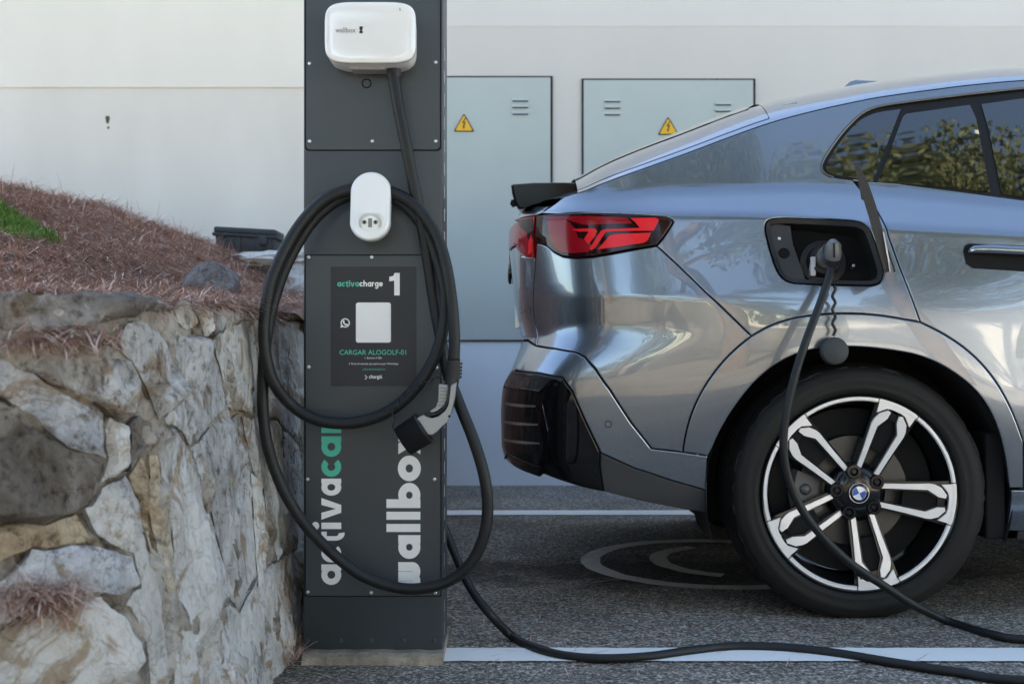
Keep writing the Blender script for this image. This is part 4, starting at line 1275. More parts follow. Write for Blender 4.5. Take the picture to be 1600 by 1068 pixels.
# --- charge port
def port_parts():
    pan = panel('port_pan', port, M['soft_black'], off=-.055, gap=-.004, rim=0, res=.02)
    P = np.array(inset(resample(port, .008), .0022)); Q = np.array(inset(resample(port, .008), .014)); Q2 = np.array(inset(resample(port, .008), .019))
    def ring(A, oa, B_, ob):
        a = S(A[:, 0], A[:, 1]) + S_normal(A[:, 0], A[:, 1])*oa; b = S(B_[:, 0], B_[:, 1]) + S_normal(B_[:, 0], B_[:, 1])*ob
        n = len(a); return a.tolist() + b.tolist(), [(i, (i+1) % n, n + (i+1) % n, n+i) for i in range(n)]
    mb = MB(); mb.add(*ring(P, .0, Q, -.006)); mb.add(*ring(Q, -.006, Q2, -.055)); mb.build('port_gasket', M['black_plastic'], car, True)
    left = px_line([(1203,352),(1212,348),(1236,352),(1240,380),(1262,441),(1243,440),(1226,432),(1214,412)])
    pl = panel('port_side_plate', left, mat('port_grey', (.030,.033,.037), .6), off=-.010, gap=0, rim=.04)
    s_ = sz(1218.5, 371); disc_on('plate_bolt', Vector(S(*s_)) - Vector(S_normal(*s_))*.010, Vector(S_normal(*s_)), [(.0001, .004), (.004, .003), (.005, 0)], M['steel'], pl)
    s_ = sz(1226, 394); disc_on('lock_hole', Vector(S(*s_)) - Vector(S_normal(*s_))*.009, Vector(S_normal(*s_)), [(.0001, .001), (.010, .001), (.012, .003), (.015, 0)], M['soft_black'], pl)
    s_ = sz(1292, 402); c_ = Vector(S(*s_)); n_ = Vector(S_normal(*s_))
    sk = disc_on('charge_socket', c_ - n_*.05, n_, [(.0001, .010), (.026, .010), (.028, .030), (.040, .030), (.046, .006), (.062, .004), (.064, 0)], M['black_plastic'])
    s_ = sz(1273, 410); p = Vector(S(*s_)) - Vector(S_normal(*s_))*.022
    mb = MB(); mb.box(p.x - .007, p.x + .007, p.y - .004, p.y + .02, p.z - .030, p.z + .022, .003); o = mb.build('port_label', mat('port_label', (.62,.62,.66), .4), car)
    for x, y in ((1276, 396), (1338, 410)):
        s_ = sz(x, y); disc_on('port_bolt', Vector(S(*s_)) - Vector(S_normal(*s_))*.030, Vector(S_normal(*s_)), [(.0001, .004), (.004, .003), (.005, -.02)], M['steel'])
port_parts()
# open flap, swung out on its front edge
fpoly = [(1335,254),(1341,256),(1356,284),(1368,318),(1380,362),(1388,405),(1390,424),(1382,426),(1371,388),(1360,348),(1351,318),(1344,300),(1339,276)]
def flap_prism(y0, y1, pts):
    a = [at(x, y, y0) for x, y in pts]; b = [at(x, y, y1) for x, y in pts]
    mb = MB(); mb.add(*rings([b, a])); return mb
fb = flap_prism(3.035, 3.17, fpoly).build('charge_flap', M['black_plastic'], car, angle=40)
flap_prism(3.03, 3.16, [(1389.5,405),(1391.5,424),(1390,425),(1387,405),(1379,362),(1381.5,362)]).build('flap_skin', M['paint'], fb, angle=40)
flap_prism(3.04, 3.09, [(1344,299),(1350,303),(1352,312),(1346,312)]).build('flap_latch', M['black_plastic'], fb)
mb = MB(); mb.tube(catmull([at(1388, 392, 3.12), at(1392, 405, 3.11), at(1396, 416, 3.11), at(1398, 425, 3.11)], 4), .0022, 6); mb.build('flap_strap', M['black_plastic'], fb)
# socket cap hanging on its strap
pts = [at(1303 + 2.2*math.sin(k*1.35), 446 + k*4.6, 3.135 + .002*math.cos(k*1.1)) for k in range(18)]
mb = MB(); mb.tube(catmull(pts, 4), .0042, 7); cs = mb.build('cap_strap', M['black_plastic'], car, True)
c_ = at(1304, 548, 3.13)
disc_on('socket_cap', c_, Vector((0, -1, .05)).normalized(), [(.0001, .012), (.030, .0115), (.0345, .009), (.036, .004), (.036, -.012), (.030, -.014), (.0001, -.014)], mat('cap_rubber', (.035,.038,.042), .6), seg=36)
# ------------------------------------------------------------------ wheels
U = .262 / 315.0
def make_wheel(cx, sgn, detail=True):
    """wheel as a part of the car; built in place, face towards -Y for sgn=1"""
    yf = 3.214
    w = empty('wheel', Vector((cx, YC - sgn*(YC - yf), ZW)) - car.location, car)
    if sgn < 0: w.rotation_euler = (0, 0, math.pi)
    return w
w0 = make_wheel(XW, 1)
subs = []
def add(mb, name, m, smooth=False, angle=None):
    me_o = mesh_obj(name, mb.v, mb.f, m, None, smooth)
    if angle is not None: shade_angle(me_o.data, angle)
    me_o.parent = w0
    subs.append(me_o); return me_o
RT = .350
prof = [(.263, .020), (.266, .004), (.272, -.004), (.283, -.010), (.286, -.0105), (.289, -.0095), (.300, -.013), (.312, -.0135), (.314, -.0125), (.325, -.009), (.334, -.003), (.3405, .006), (.3425, .0065), (.3455, .016), (.3475, .028), (.3485, .040)]
gro = []
y = .040
for k, g_ in enumerate((.070, .105, .140, .175)):
    gro += [(RT, y + .006), (RT + .0008, g_ - .006), (RT - .007, g_ - .005), (RT - .007, g_ + .005), (RT + .0008, g_ + .006)]
    y = g_ + .01
prof += gro + [(.3485, .205), (.3455, .229), (.340, .239), (.312, .258), (.283, .255), (.263, .225)]
mb = MB(); mb.lathe(prof, (0, 0, 0), 144)
# shoulder blocks: radial sipes on the outer tread rib
for q, v in enumerate(mb.v):
    r = math.hypot(v.x, v.z)
    a = math.degrees(math.atan2(v.z, v.x))
    if .340 < r < .3492 and v.y < .05 and (int((a + 180)/2.5) % 3 == 0): 
        v.x *= .988; v.z *= .988
    if v.z < -RT + .012: v.z = -ZW + .0005 + (v.z + RT)*.15 if v.z < -ZW else v.z
add(mb, 'tyre', M['tyre'], angle=38)
# rim barrel and lip
mb = MB(); mb.lathe([(.2600, -.004), (.2640, -.007), (.2665, -.004), (.2668, .016), (.2600, .02)], (0, 0, 0), 128); add(mb, 'rim_flange', M['rim_black'], angle=40)
mb = MB(); mb.lathe([(.2490, -.0005), (.2520, -.0052), (.2596, -.0056), (.2610, -.0030)], (0, 0, 0), 128); add(mb, 'rim_lip', M['rim_face'], angle=40)
mb = MB(); mb.lathe([(.2492, -.0008), (.245, .010), (.238, .045), (.230, .10), (.230, .21), (.262, .23)], (0, 0, 0), 96); add(mb, 'rim_barrel', M['rim_black'], True)
AX = [65.5, -6.5, -78.5, -150.5, 137.5]
def P2(r, t, ax, y):
    a = math.radians(ax)
    u, w_ = Vector((math.cos(a), 0, math.sin(a))), Vector((math.sin(a), 0, -math.cos(a)))
    v = (u*r + w_*t)*U
    return Vector((v.x, y, v.z))
def ydish(r):                                   # spokes sink towards the hub
    return .001 + .020*(1 - min(1, max(0, (r - 60)/250)))**1.2
def spoke_piece(poly, ax, dy0, depth, bev=0.0):
    mb = MB()
    n = len(poly)
    top = [P2(r, t, ax, ydish(r) + dy0) for r, t in poly]
    bot = [P2(r, t, ax, ydish(r) + dy0 + depth) for r, t in poly]
    cr, ct = sum(p[0] for p in poly)/n, sum(p[1] for p in poly)/n
    mb.add(top + bot, [tuple(range(n))] + [(i, n+i, n+(i+1) % n, (i+1) % n) for i in range(n)])
    return mb
LEG = [(78, 23), (150, 29.5), (222, 35.5), (257, 17), (280, 15), (283, 26), (263, 48), (241, 56), (225, 57), (150, 46.5), (80, 38.5)]
BODY = [(45, 8), (78, 19), (222, 28), (262, 10), (300, 8), (312, 60), (300, 74), (258, 68), (225, 63), (80, 46), (45, 44)]
CROWN = [(309, -66), (313.5, -34), (315, 0), (313.5, 34), (309, 66), (262, 58), (286, 33), (290, 16), (290, -16), (286, -33), (262, -58)]
for ax in AX:
    for sd in (1, -1):
        mirror_p = lambda P: [(r, sd*t) for r, t in P] if sd > 0 else [(r, -t) for r, t in reversed(P)]
        add(spoke_piece(mirror_p(BODY), ax, .004, .030), 'spoke', M['rim_black'], angle=30)
        add(spoke_piece(mirror_p(LEG), ax, -.003, .010), 'spoke_face', M['rim_face'], angle=30)
    # bridge between the two legs, deep-set
    add(spoke_piece([(150, -30), (150, 30), (222, 37), (257, 20), (257, -20), (222, -37)], ax, .012, .012), 'spoke_bridge', M['soft_black'], angle=30)
    add(spoke_piece([(258, -15), (258, 15), (282, 17), (282, -17)], ax, .006, .012), 'spoke_pocket', M['rim_black'], angle=30)
    cr_m = spoke_piece([(r, t) for r, t in CROWN], ax, -.0058, .008)
    add(cr_m, 'spoke_crown', M['rim_face'], angle=30)
# dark joints between lip segments
for ax in AX:
    for dt in (-12.9, 12.9):
        add(spoke_piece([(296, -1.4), (296, 1.4), (317, 1.4), (317, -1.4)], ax + dt, -.0072, .004), 'lip_joint', M['rim_black'])
# hub
mb = MB(); mb.lathe([(.0001, .010), (.034, .010), (.050, .014), (.078, .026), (.080, .06)], (0, 0, 0), 60); add(mb, 'hub', M['rim_black'], True)
for k in range(5):
    a = math.radians(65.5 + 36 + 72*k - 36 + 36)
    c = Vector((math.cos(a)*.0585, 0, math.sin(a)*.0585))
    mb = MB(); mb.lathe([(.0001, .016), (.0095, .016), (.0100, .012), (.0115, .0085), (.0180, .0085), (.0200, .011), (.0205, .03)], c, 24); add(mb, 'bolt_seat', M['rim_black'], angle=40)
    mb = MB(); mb.lathe([(.0001, .009), (.0060, .009), (.0085, .011), (.0088, .02)], c, 6); add(mb, 'wheel_bolt', M['rim_black'])
# centre cap roundel
mb = MB(); mb.lathe([(.0001, .002), (.024, .0022), (.0275, .004), (.0285, .012)], (0, 0, 0), 40); add(mb, 'centre_cap', M['gloss_black'], True)
mb = MB(); mb.lathe([(.0255, .0020), (.0262, .0014), (.0275, .0016), (.0283, .004)], (0, 0, 0), 40); add(mb, 'cap_ring', M['satin'], True)
for k in range(4):
    n = 8; pts = [Vector((0, .0008, 0))]
    for i in range(n+1):
        a = math.radians(90*k + 25 + 90*i/n); pts.append(Vector((.0178*math.cos(a), .0012, .0178*math.sin(a))))
    mb = MB(); mb.prism(pts, (0, .001, 0)); add(mb, 'emblem_quadrant', M['blue'] if k % 2 else M['white_enamel'])
mb = MB(); mb.lathe([(.0178, .0012), (.0183, .0006), (.0190, .0012)], (0, 0, 0), 32); add(mb, 'emblem_ring', M['satin'], True)
# brake disc and caliper
mb = MB(); mb.lathe([(.075, .060), (.085, .066), (.150, .066), (.152, .070), (.152, .088), (.085, .088)], (0, 0, 0), 72); add(mb, 'brake_disc', M['disc'], angle=30)
mb = MB()
prof_c = []
for i in range(9):
    a = math.radians(160 + 50*i/8); prof_c.append(a)
v, f = [], []
for a in prof_c:
    for r, y_ in ((.098, .050), (.165, .044), (.178, .058), (.178, .10), (.098, .10)): v.append(Vector((r*math.cos(a), y_, r*math.sin(a))))
for i in range(8):
    for j in range(5): f.append((i*5+j, i*5+(j+1) % 5, (i+1)*5+(j+1) % 5, (i+1)*5+j))
f.append((0,1,2,3,4)); f.append((44,43,42,41,40))
mb.add(v, f); add(mb, 'brake_caliper', M['caliper'], angle=30)
mb = MB(); mb.lathe([(.0001, .040), (.013, .040), (.016, .046), (.017, .05)], (-.135, 0, .005), 20); add(mb, 'caliper_pin', M['caliper'], True)
mb = MB(); mb.lathe([(.0001, .095), (.226, .095)], (0, 0, 0), 48); add(mb, 'backing_plate', M['liner'])
mb = MB(); mb.tube([(.005, -.002, -.229), (.004, -.012, -.214)], .004, 8); add(mb, 'tyre_valve', M['black_plastic'])
for cx, sgn in ((XF, 1), (XW, -1), (XF, -1)):
    w = make_wheel(cx, sgn)
    for o in subs:
        c = o.copy(); C.objects.link(c); c.parent = w
# ------------------------------------------------------------------ charging lead looped on the post
lead = empty('charging_lead', (x_of(600), PY - .06, z_of(520)))
tag(lead, 'black charging cable looped over the post holder with grey plug hanging on it', 'cable')
CR = .0134
def D(px, py, y): return at(px, py, y)
path = [D(613,97,2.755),D(614,112,2.752),D(622,165,2.745),D(634,225,2.742),D(647,290,2.745),D(659,350,2.75),D(669,410,2.755),D(678,470,2.757),D(688,525,2.755),D(699,580,2.752),D(718,632,2.735),D(741,690,2.72),D(757,745,2.71),D(762,795,2.71),D(755,840,2.71),D(735,880,2.712),D(700,908,2.716),D(655,919,2.718),D(610,915,2.718),D(560,895,2.715),D(510,855,2.712),D(470,810,2.71),D(438,755,2.705),D(418,695,2.70),D(411,640,2.70),D(411,590,2.70),D(416,530,2.705),D(428,470,2.72),D(450,410,2.735),D(484,352,2.75),D(520,318,2.762),D(552,305,2.768),D(578,302,2.77),
        D(605,308,2.768),D(640,328,2.758),D(668,366,2.75),D(686,415,2.742),D(696,465,2.735),D(692,515,2.73),D(678,560,2.728),D(650,605,2.725),D(612,640,2.722),D(570,657,2.72),D(530,661,2.718),D(490,654,2.715),D(455,632,2.71),D(428,598,2.685),D(415,555,2.675),D(413,505,2.675),D(422,445,2.685),D(440,400,2.70),D(468,352,2.72),D(505,313,2.735),D(545,297,2.745),D(578,294,2.75),
        D(612,300,2.745),D(650,322,2.735),D(680,364,2.725),D(696,410,2.715),D(706,470,2.705),D(710,525,2.70),D(709,566,2.70)]
mb = MB(); mb.tube(catmull(path, 7), CR, 12); mb.build('cable', M['cable'], lead, True)
# plug: curved grip, shell, nose cap
GY = 2.695
g0 = [D(709,560,GY),D(708,585,GY),D(703,610,GY),D(697,634,GY),D(686,655,GY),D(668,668,GY),D(650,677,GY)]
gp = catmull(g0, 6)
n = len(gp)
rad = [ .0175 + .005*min(1, max(0, (i/n - .25)/.6)) for i in range(n)]
rad = [r*(1 if i > 3 else .92) for i, r in enumerate(rad)]
mb = MB(); mb.tube(gp, rad, 18, flat=.9); plug = mb.build('plug_body', M['black_plastic'], lead, True)
# strain relief ribs
for k in range(5):
    p = D(709.5, 565 + k*5.2, GY); mb = MB(); mb.tube([p, p + Vector((-.0006, 0, -.0052))], .0196 - .0004*k, 14); mb.build('strain_rib', M['black_plastic'], plug)
def plate_on_plug(name, pts, m, y0, th, bev=.003):
    ring0 = [D(x, y, y0) for x, y in pts]
    c = sum(ring0, Vector())/len(ring0)
    ring1 = [p.lerp(c, .06) + Vector((0, -th, 0)) for p in ring0]
    back = [p + Vector((0, .026, 0)) for p in ring0]
    mb = MB(); mb.add(*rings([back, ring0, ring1])); return mb.build(name, m, plug, angle=35)
shell = [(713.5,597),(711,618),(706,640),(703,651),(698,660),(690,667),(682,675),(674,680),(668,679),(662,673),(655,664),(646,657),(651,653),(661,648),(668,652),(676,653),(686,650),(697,641),(702,632),(705,612),(706,600)]
plate_on_plug('grey_shell', shell, M['grey_plastic'], GY - .019, .008)
insert = [(686,600),(700,601),(701,605),(698,625),(693,634),(683,642),(675,644.5),(671,643),(681,636),(685,626)]
ins = plate_on_plug('ribbed_insert', insert, M['grey_plastic'], GY - .017, .006)
for k in range(6):
    a, b = D(687.5 - .4*k*k*.35, 605 + 5.6*k, GY - .0235), D(699 - .55*k - (1.2 if k > 4 else 0), 606 + 5.2*k, GY - .0235)
    mb = MB(); mb.tube([a, b], .0011, 6); mb.build('insert_rib', M['mid_plastic'], plug)
trim = [(702,600),(705,601),(702,622),(698,634),(689,643),(680,648),(673,650),(667,648),(664,643),(668,643),(674,647),(683,644.5),(692,638),(698,628)]
plate_on_plug('black_trim', trim, M['black_plastic'], GY - .0235, .005)
for x, y in ((652, 658.5), (702, 650), (668, 685)):
    p = D(x, y, GY - .0275 if x != 668 else GY - .022); mb = MB(); mb.lathe([(.0001, -.0005), (.0026, -.0005), (.003, .002)], p, 12); mb.build('plug_screw', M['soft_black'], plug)
na, nb_ = D(664, 667, GY), D(629, 690, GY)
ax_ = (nb_ - na).normalized()
mb = MB(); mb.tube([na, na.lerp(nb_, .08), na.lerp(nb_, .12), na.lerp(nb_, .2), na.lerp(nb_, .95), nb_], [.034, .037, .0385, .0372, .0360, .0335], 28); mb.build('nose_cap', M['soft_black'], plug, angle=50)
mb = MB(); mb.tube([na.lerp(nb_, .02), na.lerp(nb_, .10)], [.0385, .0392], 28); mb.build('cap_collar', M['black_plastic'], plug, angle=40)
tw = [(694,593),(689,590),(684,589),(678,590),(674,595),(668,598),(661,595),(657,600),(654,606),(647,608),(640,606),(637,613),(633,619),(625,621),(624,629),(620,635),(614,640),(613,648),(618,654),(615,661),(614,667),(618,675)]
mb = MB(); mb.tube(catmull([D(x, y, GY - .004 - .012*(i % 2)) for i, (x, y) in enumerate(tw)], 5), .0016, 6); mb.build('cap_tether', M['black_plastic'], plug, True)

# ------------------------------------------------------------------ lead that charges the car
c2 = empty('vehicle_cable', (0.4, 2.9, 0))
tag(c2, 'long black cable running along the asphalt from the post to the car socket', 'cable')
R2 = .0108
def Gd(px, py):                                   # resting on the asphalt
    Y = FPX*(HC - R2)/(py - 534); return at(px, py, Y)
pp = [at(650, 700, 3.06), at(672, 770, 3.05), at(695, 826, 3.04), at(712, 868, 3.02), at(735, 918, 2.99), at(765, 958, 2.95), Gd(800, 993), Gd(835, 1011), Gd(880, 1023), Gd(940, 1028), Gd(1010, 1025), Gd(1070, 1017), Gd(1130, 1010), Gd(1180, 1009), Gd(1240, 1012), Gd(1310, 1020), Gd(1400, 1035), Gd(1500, 1050), Gd(1600, 1062),
      Vector((1.55, 2.57, R2)), Vector((2.0, 2.60, R2)), Vector((2.25, 2.72, R2)), Vector((2.15, 2.88, R2)), Vector((1.75, 2.92, R2)), Vector((1.48, 2.945, R2)),
      Gd(1600, 998), Gd(1545, 989), Gd(1480, 969), Gd(1430, 944.5)]
pp[-1] = at(1430, 946, 3.10)
pp += [at(1385, 917, 3.06), at(1330, 880, 3.04), at(1285, 838, 3.02), at(1250, 790, 3.01), at(1230, 740, 3.005), at(1224, 690, 3.00), at(1230, 640, 3.00), at(1244, 580, 3.01), at(1262, 525, 3.03), at(1283, 470, 3.06), at(1296, 430, 3.09), at(1300, 412, 3.105)]
for p in pp: p.z = max(p.z, R2)
mb = MB(); mb.tube(catmull(pp, 8), R2, 12); mb.build('cable', M['cable'], c2, True)
sil = mat('plug_silver', (.13,.135,.14), .42, .2)
q0, q1 = at(1302, 384, 3.11), at(1289, 402, 3.20)
mb = MB(); mb.tube([at(1301, 379, 3.100), at(1301.5, 383, 3.094), at(1302, 396, 3.092), at(1301, 403, 3.098)], [.014, .0215, .0232, .0210], 22, flat=.95); pg = mb.build('plug_body', sil, c2, angle=40)
mb = MB(); mb.tube([at(1300, 390, 3.11), at(1294, 398, 3.20), at(1291, 402, 3.235)], [.024, .026, .030], 20); mb.build('plug_nose', M['mid_plastic'], pg, True)
for k in range(5):
    mb = MB(); mb.tube([at(1301.5 - k*.5, 402 + 2.6*k, 3.100), at(1301 - k*.5, 403.6 + 2.6*k, 3.101)], [.0225 - .0016*k, .0222 - .0016*k], 16); mb.build('strain_rib', M['black_plastic'], pg, angle=40)
mb = MB(); mb.tube([at(1303, 379.5, 3.072), at(1303.5, 402, 3.066)], .0022, 6); mb.build('plug_seam', M['soft_black'], pg)
# ------------------------------------------------------------------ dry-stone retaining wall
def make_stone(name, c1, c2, c3, white=.0, scale=1.0, strat=(1, 1, 1)):
    m, N, L, p = principled(name)
    tc = N.new('ShaderNodeTexCoord')
    mp = N.new('ShaderNodeMapping'); mp.inputs['Scale'].default_value = strat; mp.inputs['Rotation'].default_value = (0, math.radians(14), 0)
    L.new(tc.outputs['Object'], mp.inputs[0])
    n1 = N.new('ShaderNodeTexNoise'); n1.inputs['Scale'].default_value = 7*scale; n1.inputs['Detail'].default_value = 10; n1.inputs['Roughness'].default_value = .65
    n1.inputs['Distortion'].default_value = .6
    n2 = N.new('ShaderNodeTexNoise'); n2.inputs['Scale'].default_value = 46*scale; n2.inputs['Detail'].default_value = 8; n2.inputs['Roughness'].default_value = .7
    n3 = N.new('ShaderNodeTexNoise'); n3.inputs['Scale'].default_value = 3.3; n3.inputs['Detail'].default_value = 5
    for n in (n1, n2, n3): L.new(mp.outputs[0], n.inputs['Vector'])
    r1 = ramp(N, [(.30, c3), (.46, c1), (.60, c2), (.75, tuple(min(.8, x*1.35) for x in c2))])
    L.new(n1.outputs['Fac'], r1.inputs[0])
    r2 = ramp(N, [(.36, (.22,.18,.15)), (.47, (1,1,1)), (.66, (1.25,1.25,1.28))]); L.new(n2.outputs['Fac'], r2.inputs[0])
    mx = N.new('ShaderNodeMix'); mx.data_type = 'RGBA'; mx.blend_type = 'MULTIPLY'; mx.inputs[0].default_value = .85
    L.new(r1.outputs[0], mx.inputs[6]); L.new(r2.outputs[0], mx.inputs[7])
    r3 = ramp(N, [(.56 - .25*white, (0,0,0)), (.62 - .2*white, (1,1,1))]); L.new(n3.outputs['Fac'], r3.inputs[0])
    mx2 = N.new('ShaderNodeMix'); mx2.data_type = 'RGBA'; mx2.inputs[7].default_value = (.62,.60,.57,1)
    mm = N.new('ShaderNodeMath'); mm.operation = 'MULTIPLY'; mm.inputs[1].default_value = white
    L.new(r3.outputs[0], mm.inputs[0]); L.new(mm.outputs[0], mx2.inputs[0]); L.new(mx.outputs[2], mx2.inputs[6])
    n4 = N.new('ShaderNodeTexNoise'); n4.inputs['Scale'].default_value = 5.5; n4.inputs['Detail'].default_value = 9; n4.inputs['Roughness'].default_value = .7; n4.inputs['Distortion'].default_value = 1.2
    L.new(tc.outputs['Object'], n4.inputs['Vector'])
    r4 = ramp(N, [(.53, (0,0,0)), (.60, (.8,.8,.8))]); L.new(n4.outputs['Fac'], r4.inputs[0])
    mx3 = N.new('ShaderNodeMix'); mx3.data_type = 'RGBA'; mx3.blend_type = 'MULTIPLY'; mx3.inputs[7].default_value = (.50,.34,.20,1)
    L.new(r4.outputs[0], mx3.inputs[0]); L.new(mx2.outputs[2], mx3.inputs[6])
    v5 = N.new('ShaderNodeTexVoronoi'); v5.feature = 'DISTANCE_TO_EDGE'; v5.inputs['Scale'].default_value = 9
    mp5 = N.new('ShaderNodeMapping'); mp5.inputs['Scale'].default_value = (2.2, 2.2, .8); mp5.inputs['Rotation'].default_value = (.2, .35, .1)
    n6 = N.new('ShaderNodeTexNoise'); n6.inputs['Scale'].default_value = 6; n6.inputs['Detail'].default_value = 6
    L.new(tc.outputs['Object'], n6.inputs['Vector'])
    mv = N.new('ShaderNodeMix'); mv.data_type = 'RGBA'; mv.inputs[0].default_value = .22
    L.new(tc.outputs['Object'], mv.inputs[6]); L.new(n6.outputs['Color'], mv.inputs[7]); L.new(mv.outputs[2], mp5.inputs[0]); L.new(mp5.outputs[0], v5.inputs['Vector'])
    r5 = ramp(N, [(.0, (.22,.17,.13)), (.035, (1,1,1))]); L.new(v5.outputs['Distance'], r5.inputs[0])
    mx4 = N.new('ShaderNodeMix'); mx4.data_type = 'RGBA'; mx4.blend_type = 'MULTIPLY'; mx4.inputs[0].default_value = .22
    L.new(mx3.outputs[2], mx4.inputs[6]); L.new(r5.outputs[0], mx4.inputs[7])
    L.new(mx4.outputs[2], p.inputs['Base Color'])
    p.inputs['Roughness'].default_value = .85
    bp = N.new('ShaderNodeBump'); bp.inputs['Strength'].default_value = 1.0; bp.inputs['Distance'].default_value = .022
    ad = N.new('ShaderNodeMath'); ad.operation = 'MULTIPLY_ADD'; ad.inputs[1].default_value = .45
    L.new(n2.outputs['Fac'], ad.inputs[0]); L.new(n1.outputs['Fac'], ad.inputs[2])
    mn = N.new('ShaderNodeMath'); mn.operation = 'MINIMUM'; mn.inputs[1].default_value = .06; L.new(v5.outputs['Distance'], mn.inputs[0])
    ad2 = N.new('ShaderNodeMath'); ad2.operation = 'MULTIPLY_ADD'; ad2.inputs[1].default_value = 1.6; L.new(mn.outputs[0], ad2.inputs[0]); L.new(ad.outputs[0], ad2.inputs[2])
    L.new(ad2.outputs[0], bp.inputs['Height'])
    L.new(bp.outputs[0], p.inputs['Normal'])
    return m
ST = {
 'grey': make_stone('stone_grey', (.36,.35,.345), (.54,.535,.53), (.15,.12,.09), .5, strat=(1.4, 1.4, .8)),
 'blue': make_stone('stone_blue', (.38,.41,.46), (.56,.60,.65), (.20,.18,.16), .45),
 'dark': make_stone('stone_dark', (.15,.125,.105), (.27,.245,.225), (.065,.05,.038), .15),
 'white': make_stone('stone_white', (.70,.69,.67), (.82,.81,.80), (.36,.28,.20), .85),
 'tan': make_stone('stone_tan', (.40,.31,.21), (.50,.42,.32), (.19,.12,.07), .2),
 'streak': make_stone('stone_streak', (.42,.405,.39), (.62,.61,.60), (.17,.12,.085), .6, strat=(2.0, 2.0, .75)),
 'fill': make_stone('mortar_dirt', (.25,.215,.175), (.41,.37,.325), (.07,.05,.036), .3),
}
WP = [(-.545, 3.70), (-.565, 3.30), (-.590, 2.95), (-.607, 2.60), (-.622, 2.32), (-.668, 2.10), (-.80, 1.955), (-1.0, 1.87), (-1.4, 1.78), (-2.2, 1.62), (-3.2, 1.50)]
_wp = catmull([Vector((x, y, 0)) for x, y in WP], 8)
_wl = [0.0]
for a, b in zip(_wp[:-1], _wp[1:]): _wl.append(_wl[-1] + (b - a).length)
_wx, _wy = np.array([p.x for p in _wp]), np.array([p.y for p in _wp])
def face(u, z):
    """stone wall face: u runs from the post towards the left"""
    x = np.interp(u, _wl, _wx); y = np.interp(u, _wl, _wy)
    e = .01
    tx = np.interp(u + e, _wl, _wx) - np.interp(u - e, _wl, _wx); ty = np.interp(u + e, _wl, _wy) - np.interp(u - e, _wl, _wy)
    l = np.hypot(tx, ty); l = np.maximum(l, 1e-9)
    nx, ny = -ty/l, tx/l                            # outward (towards road / camera)
    k = .085*(1 - z/.83)
    return np.stack([x + nx*k, y + ny*k, z + 0*x], -1), np.stack([nx, ny, .10 + 0*x], -1)
_us = np.linspace(0, 2.6, 131); _zs2 = np.linspace(-.35, .95, 66)
_FP = face(_us[:, None]*np.ones((1, 66)), _zs2[None, :]*np.ones((131, 1)))[0]
_fb = BVHTree.FromPolygons([tuple(p) for p in _FP.reshape(-1, 3)], [(i*66+j, i*66+j+1, (i+1)*66+j+1, (i+1)*66+j) for i in range(130) for j in range(65)])
def uz(px, py):
    d = Vector(((px-800)/FPX, 1, (534-py)/FPX)).normalized()
    h = _fb.ray_cast(CAMP, d)
    while h[0] is None:
        py += 3; d = Vector(((px-800)/FPX, 1, (534-py)/FPX)).normalized(); h = _fb.ray_cast(CAMP, d)
        if py > 1500: raise ValueError
    i, j = divmod(h[2], 65)
    p = h[0]
    a, b = Vector(_FP[i, j]), Vector(_FP[i+1, j])
    t = (p - a).dot(b - a)/max((b - a).length_squared, 1e-12)
    return (_us[i] + t*(_us[i+1]-_us[i]), p.z)
sw = empty('stone_wall', (-.8, 2.2, 0))
tag(sw, 'rough natural stone retaining wall left of the post', 'stone wall')
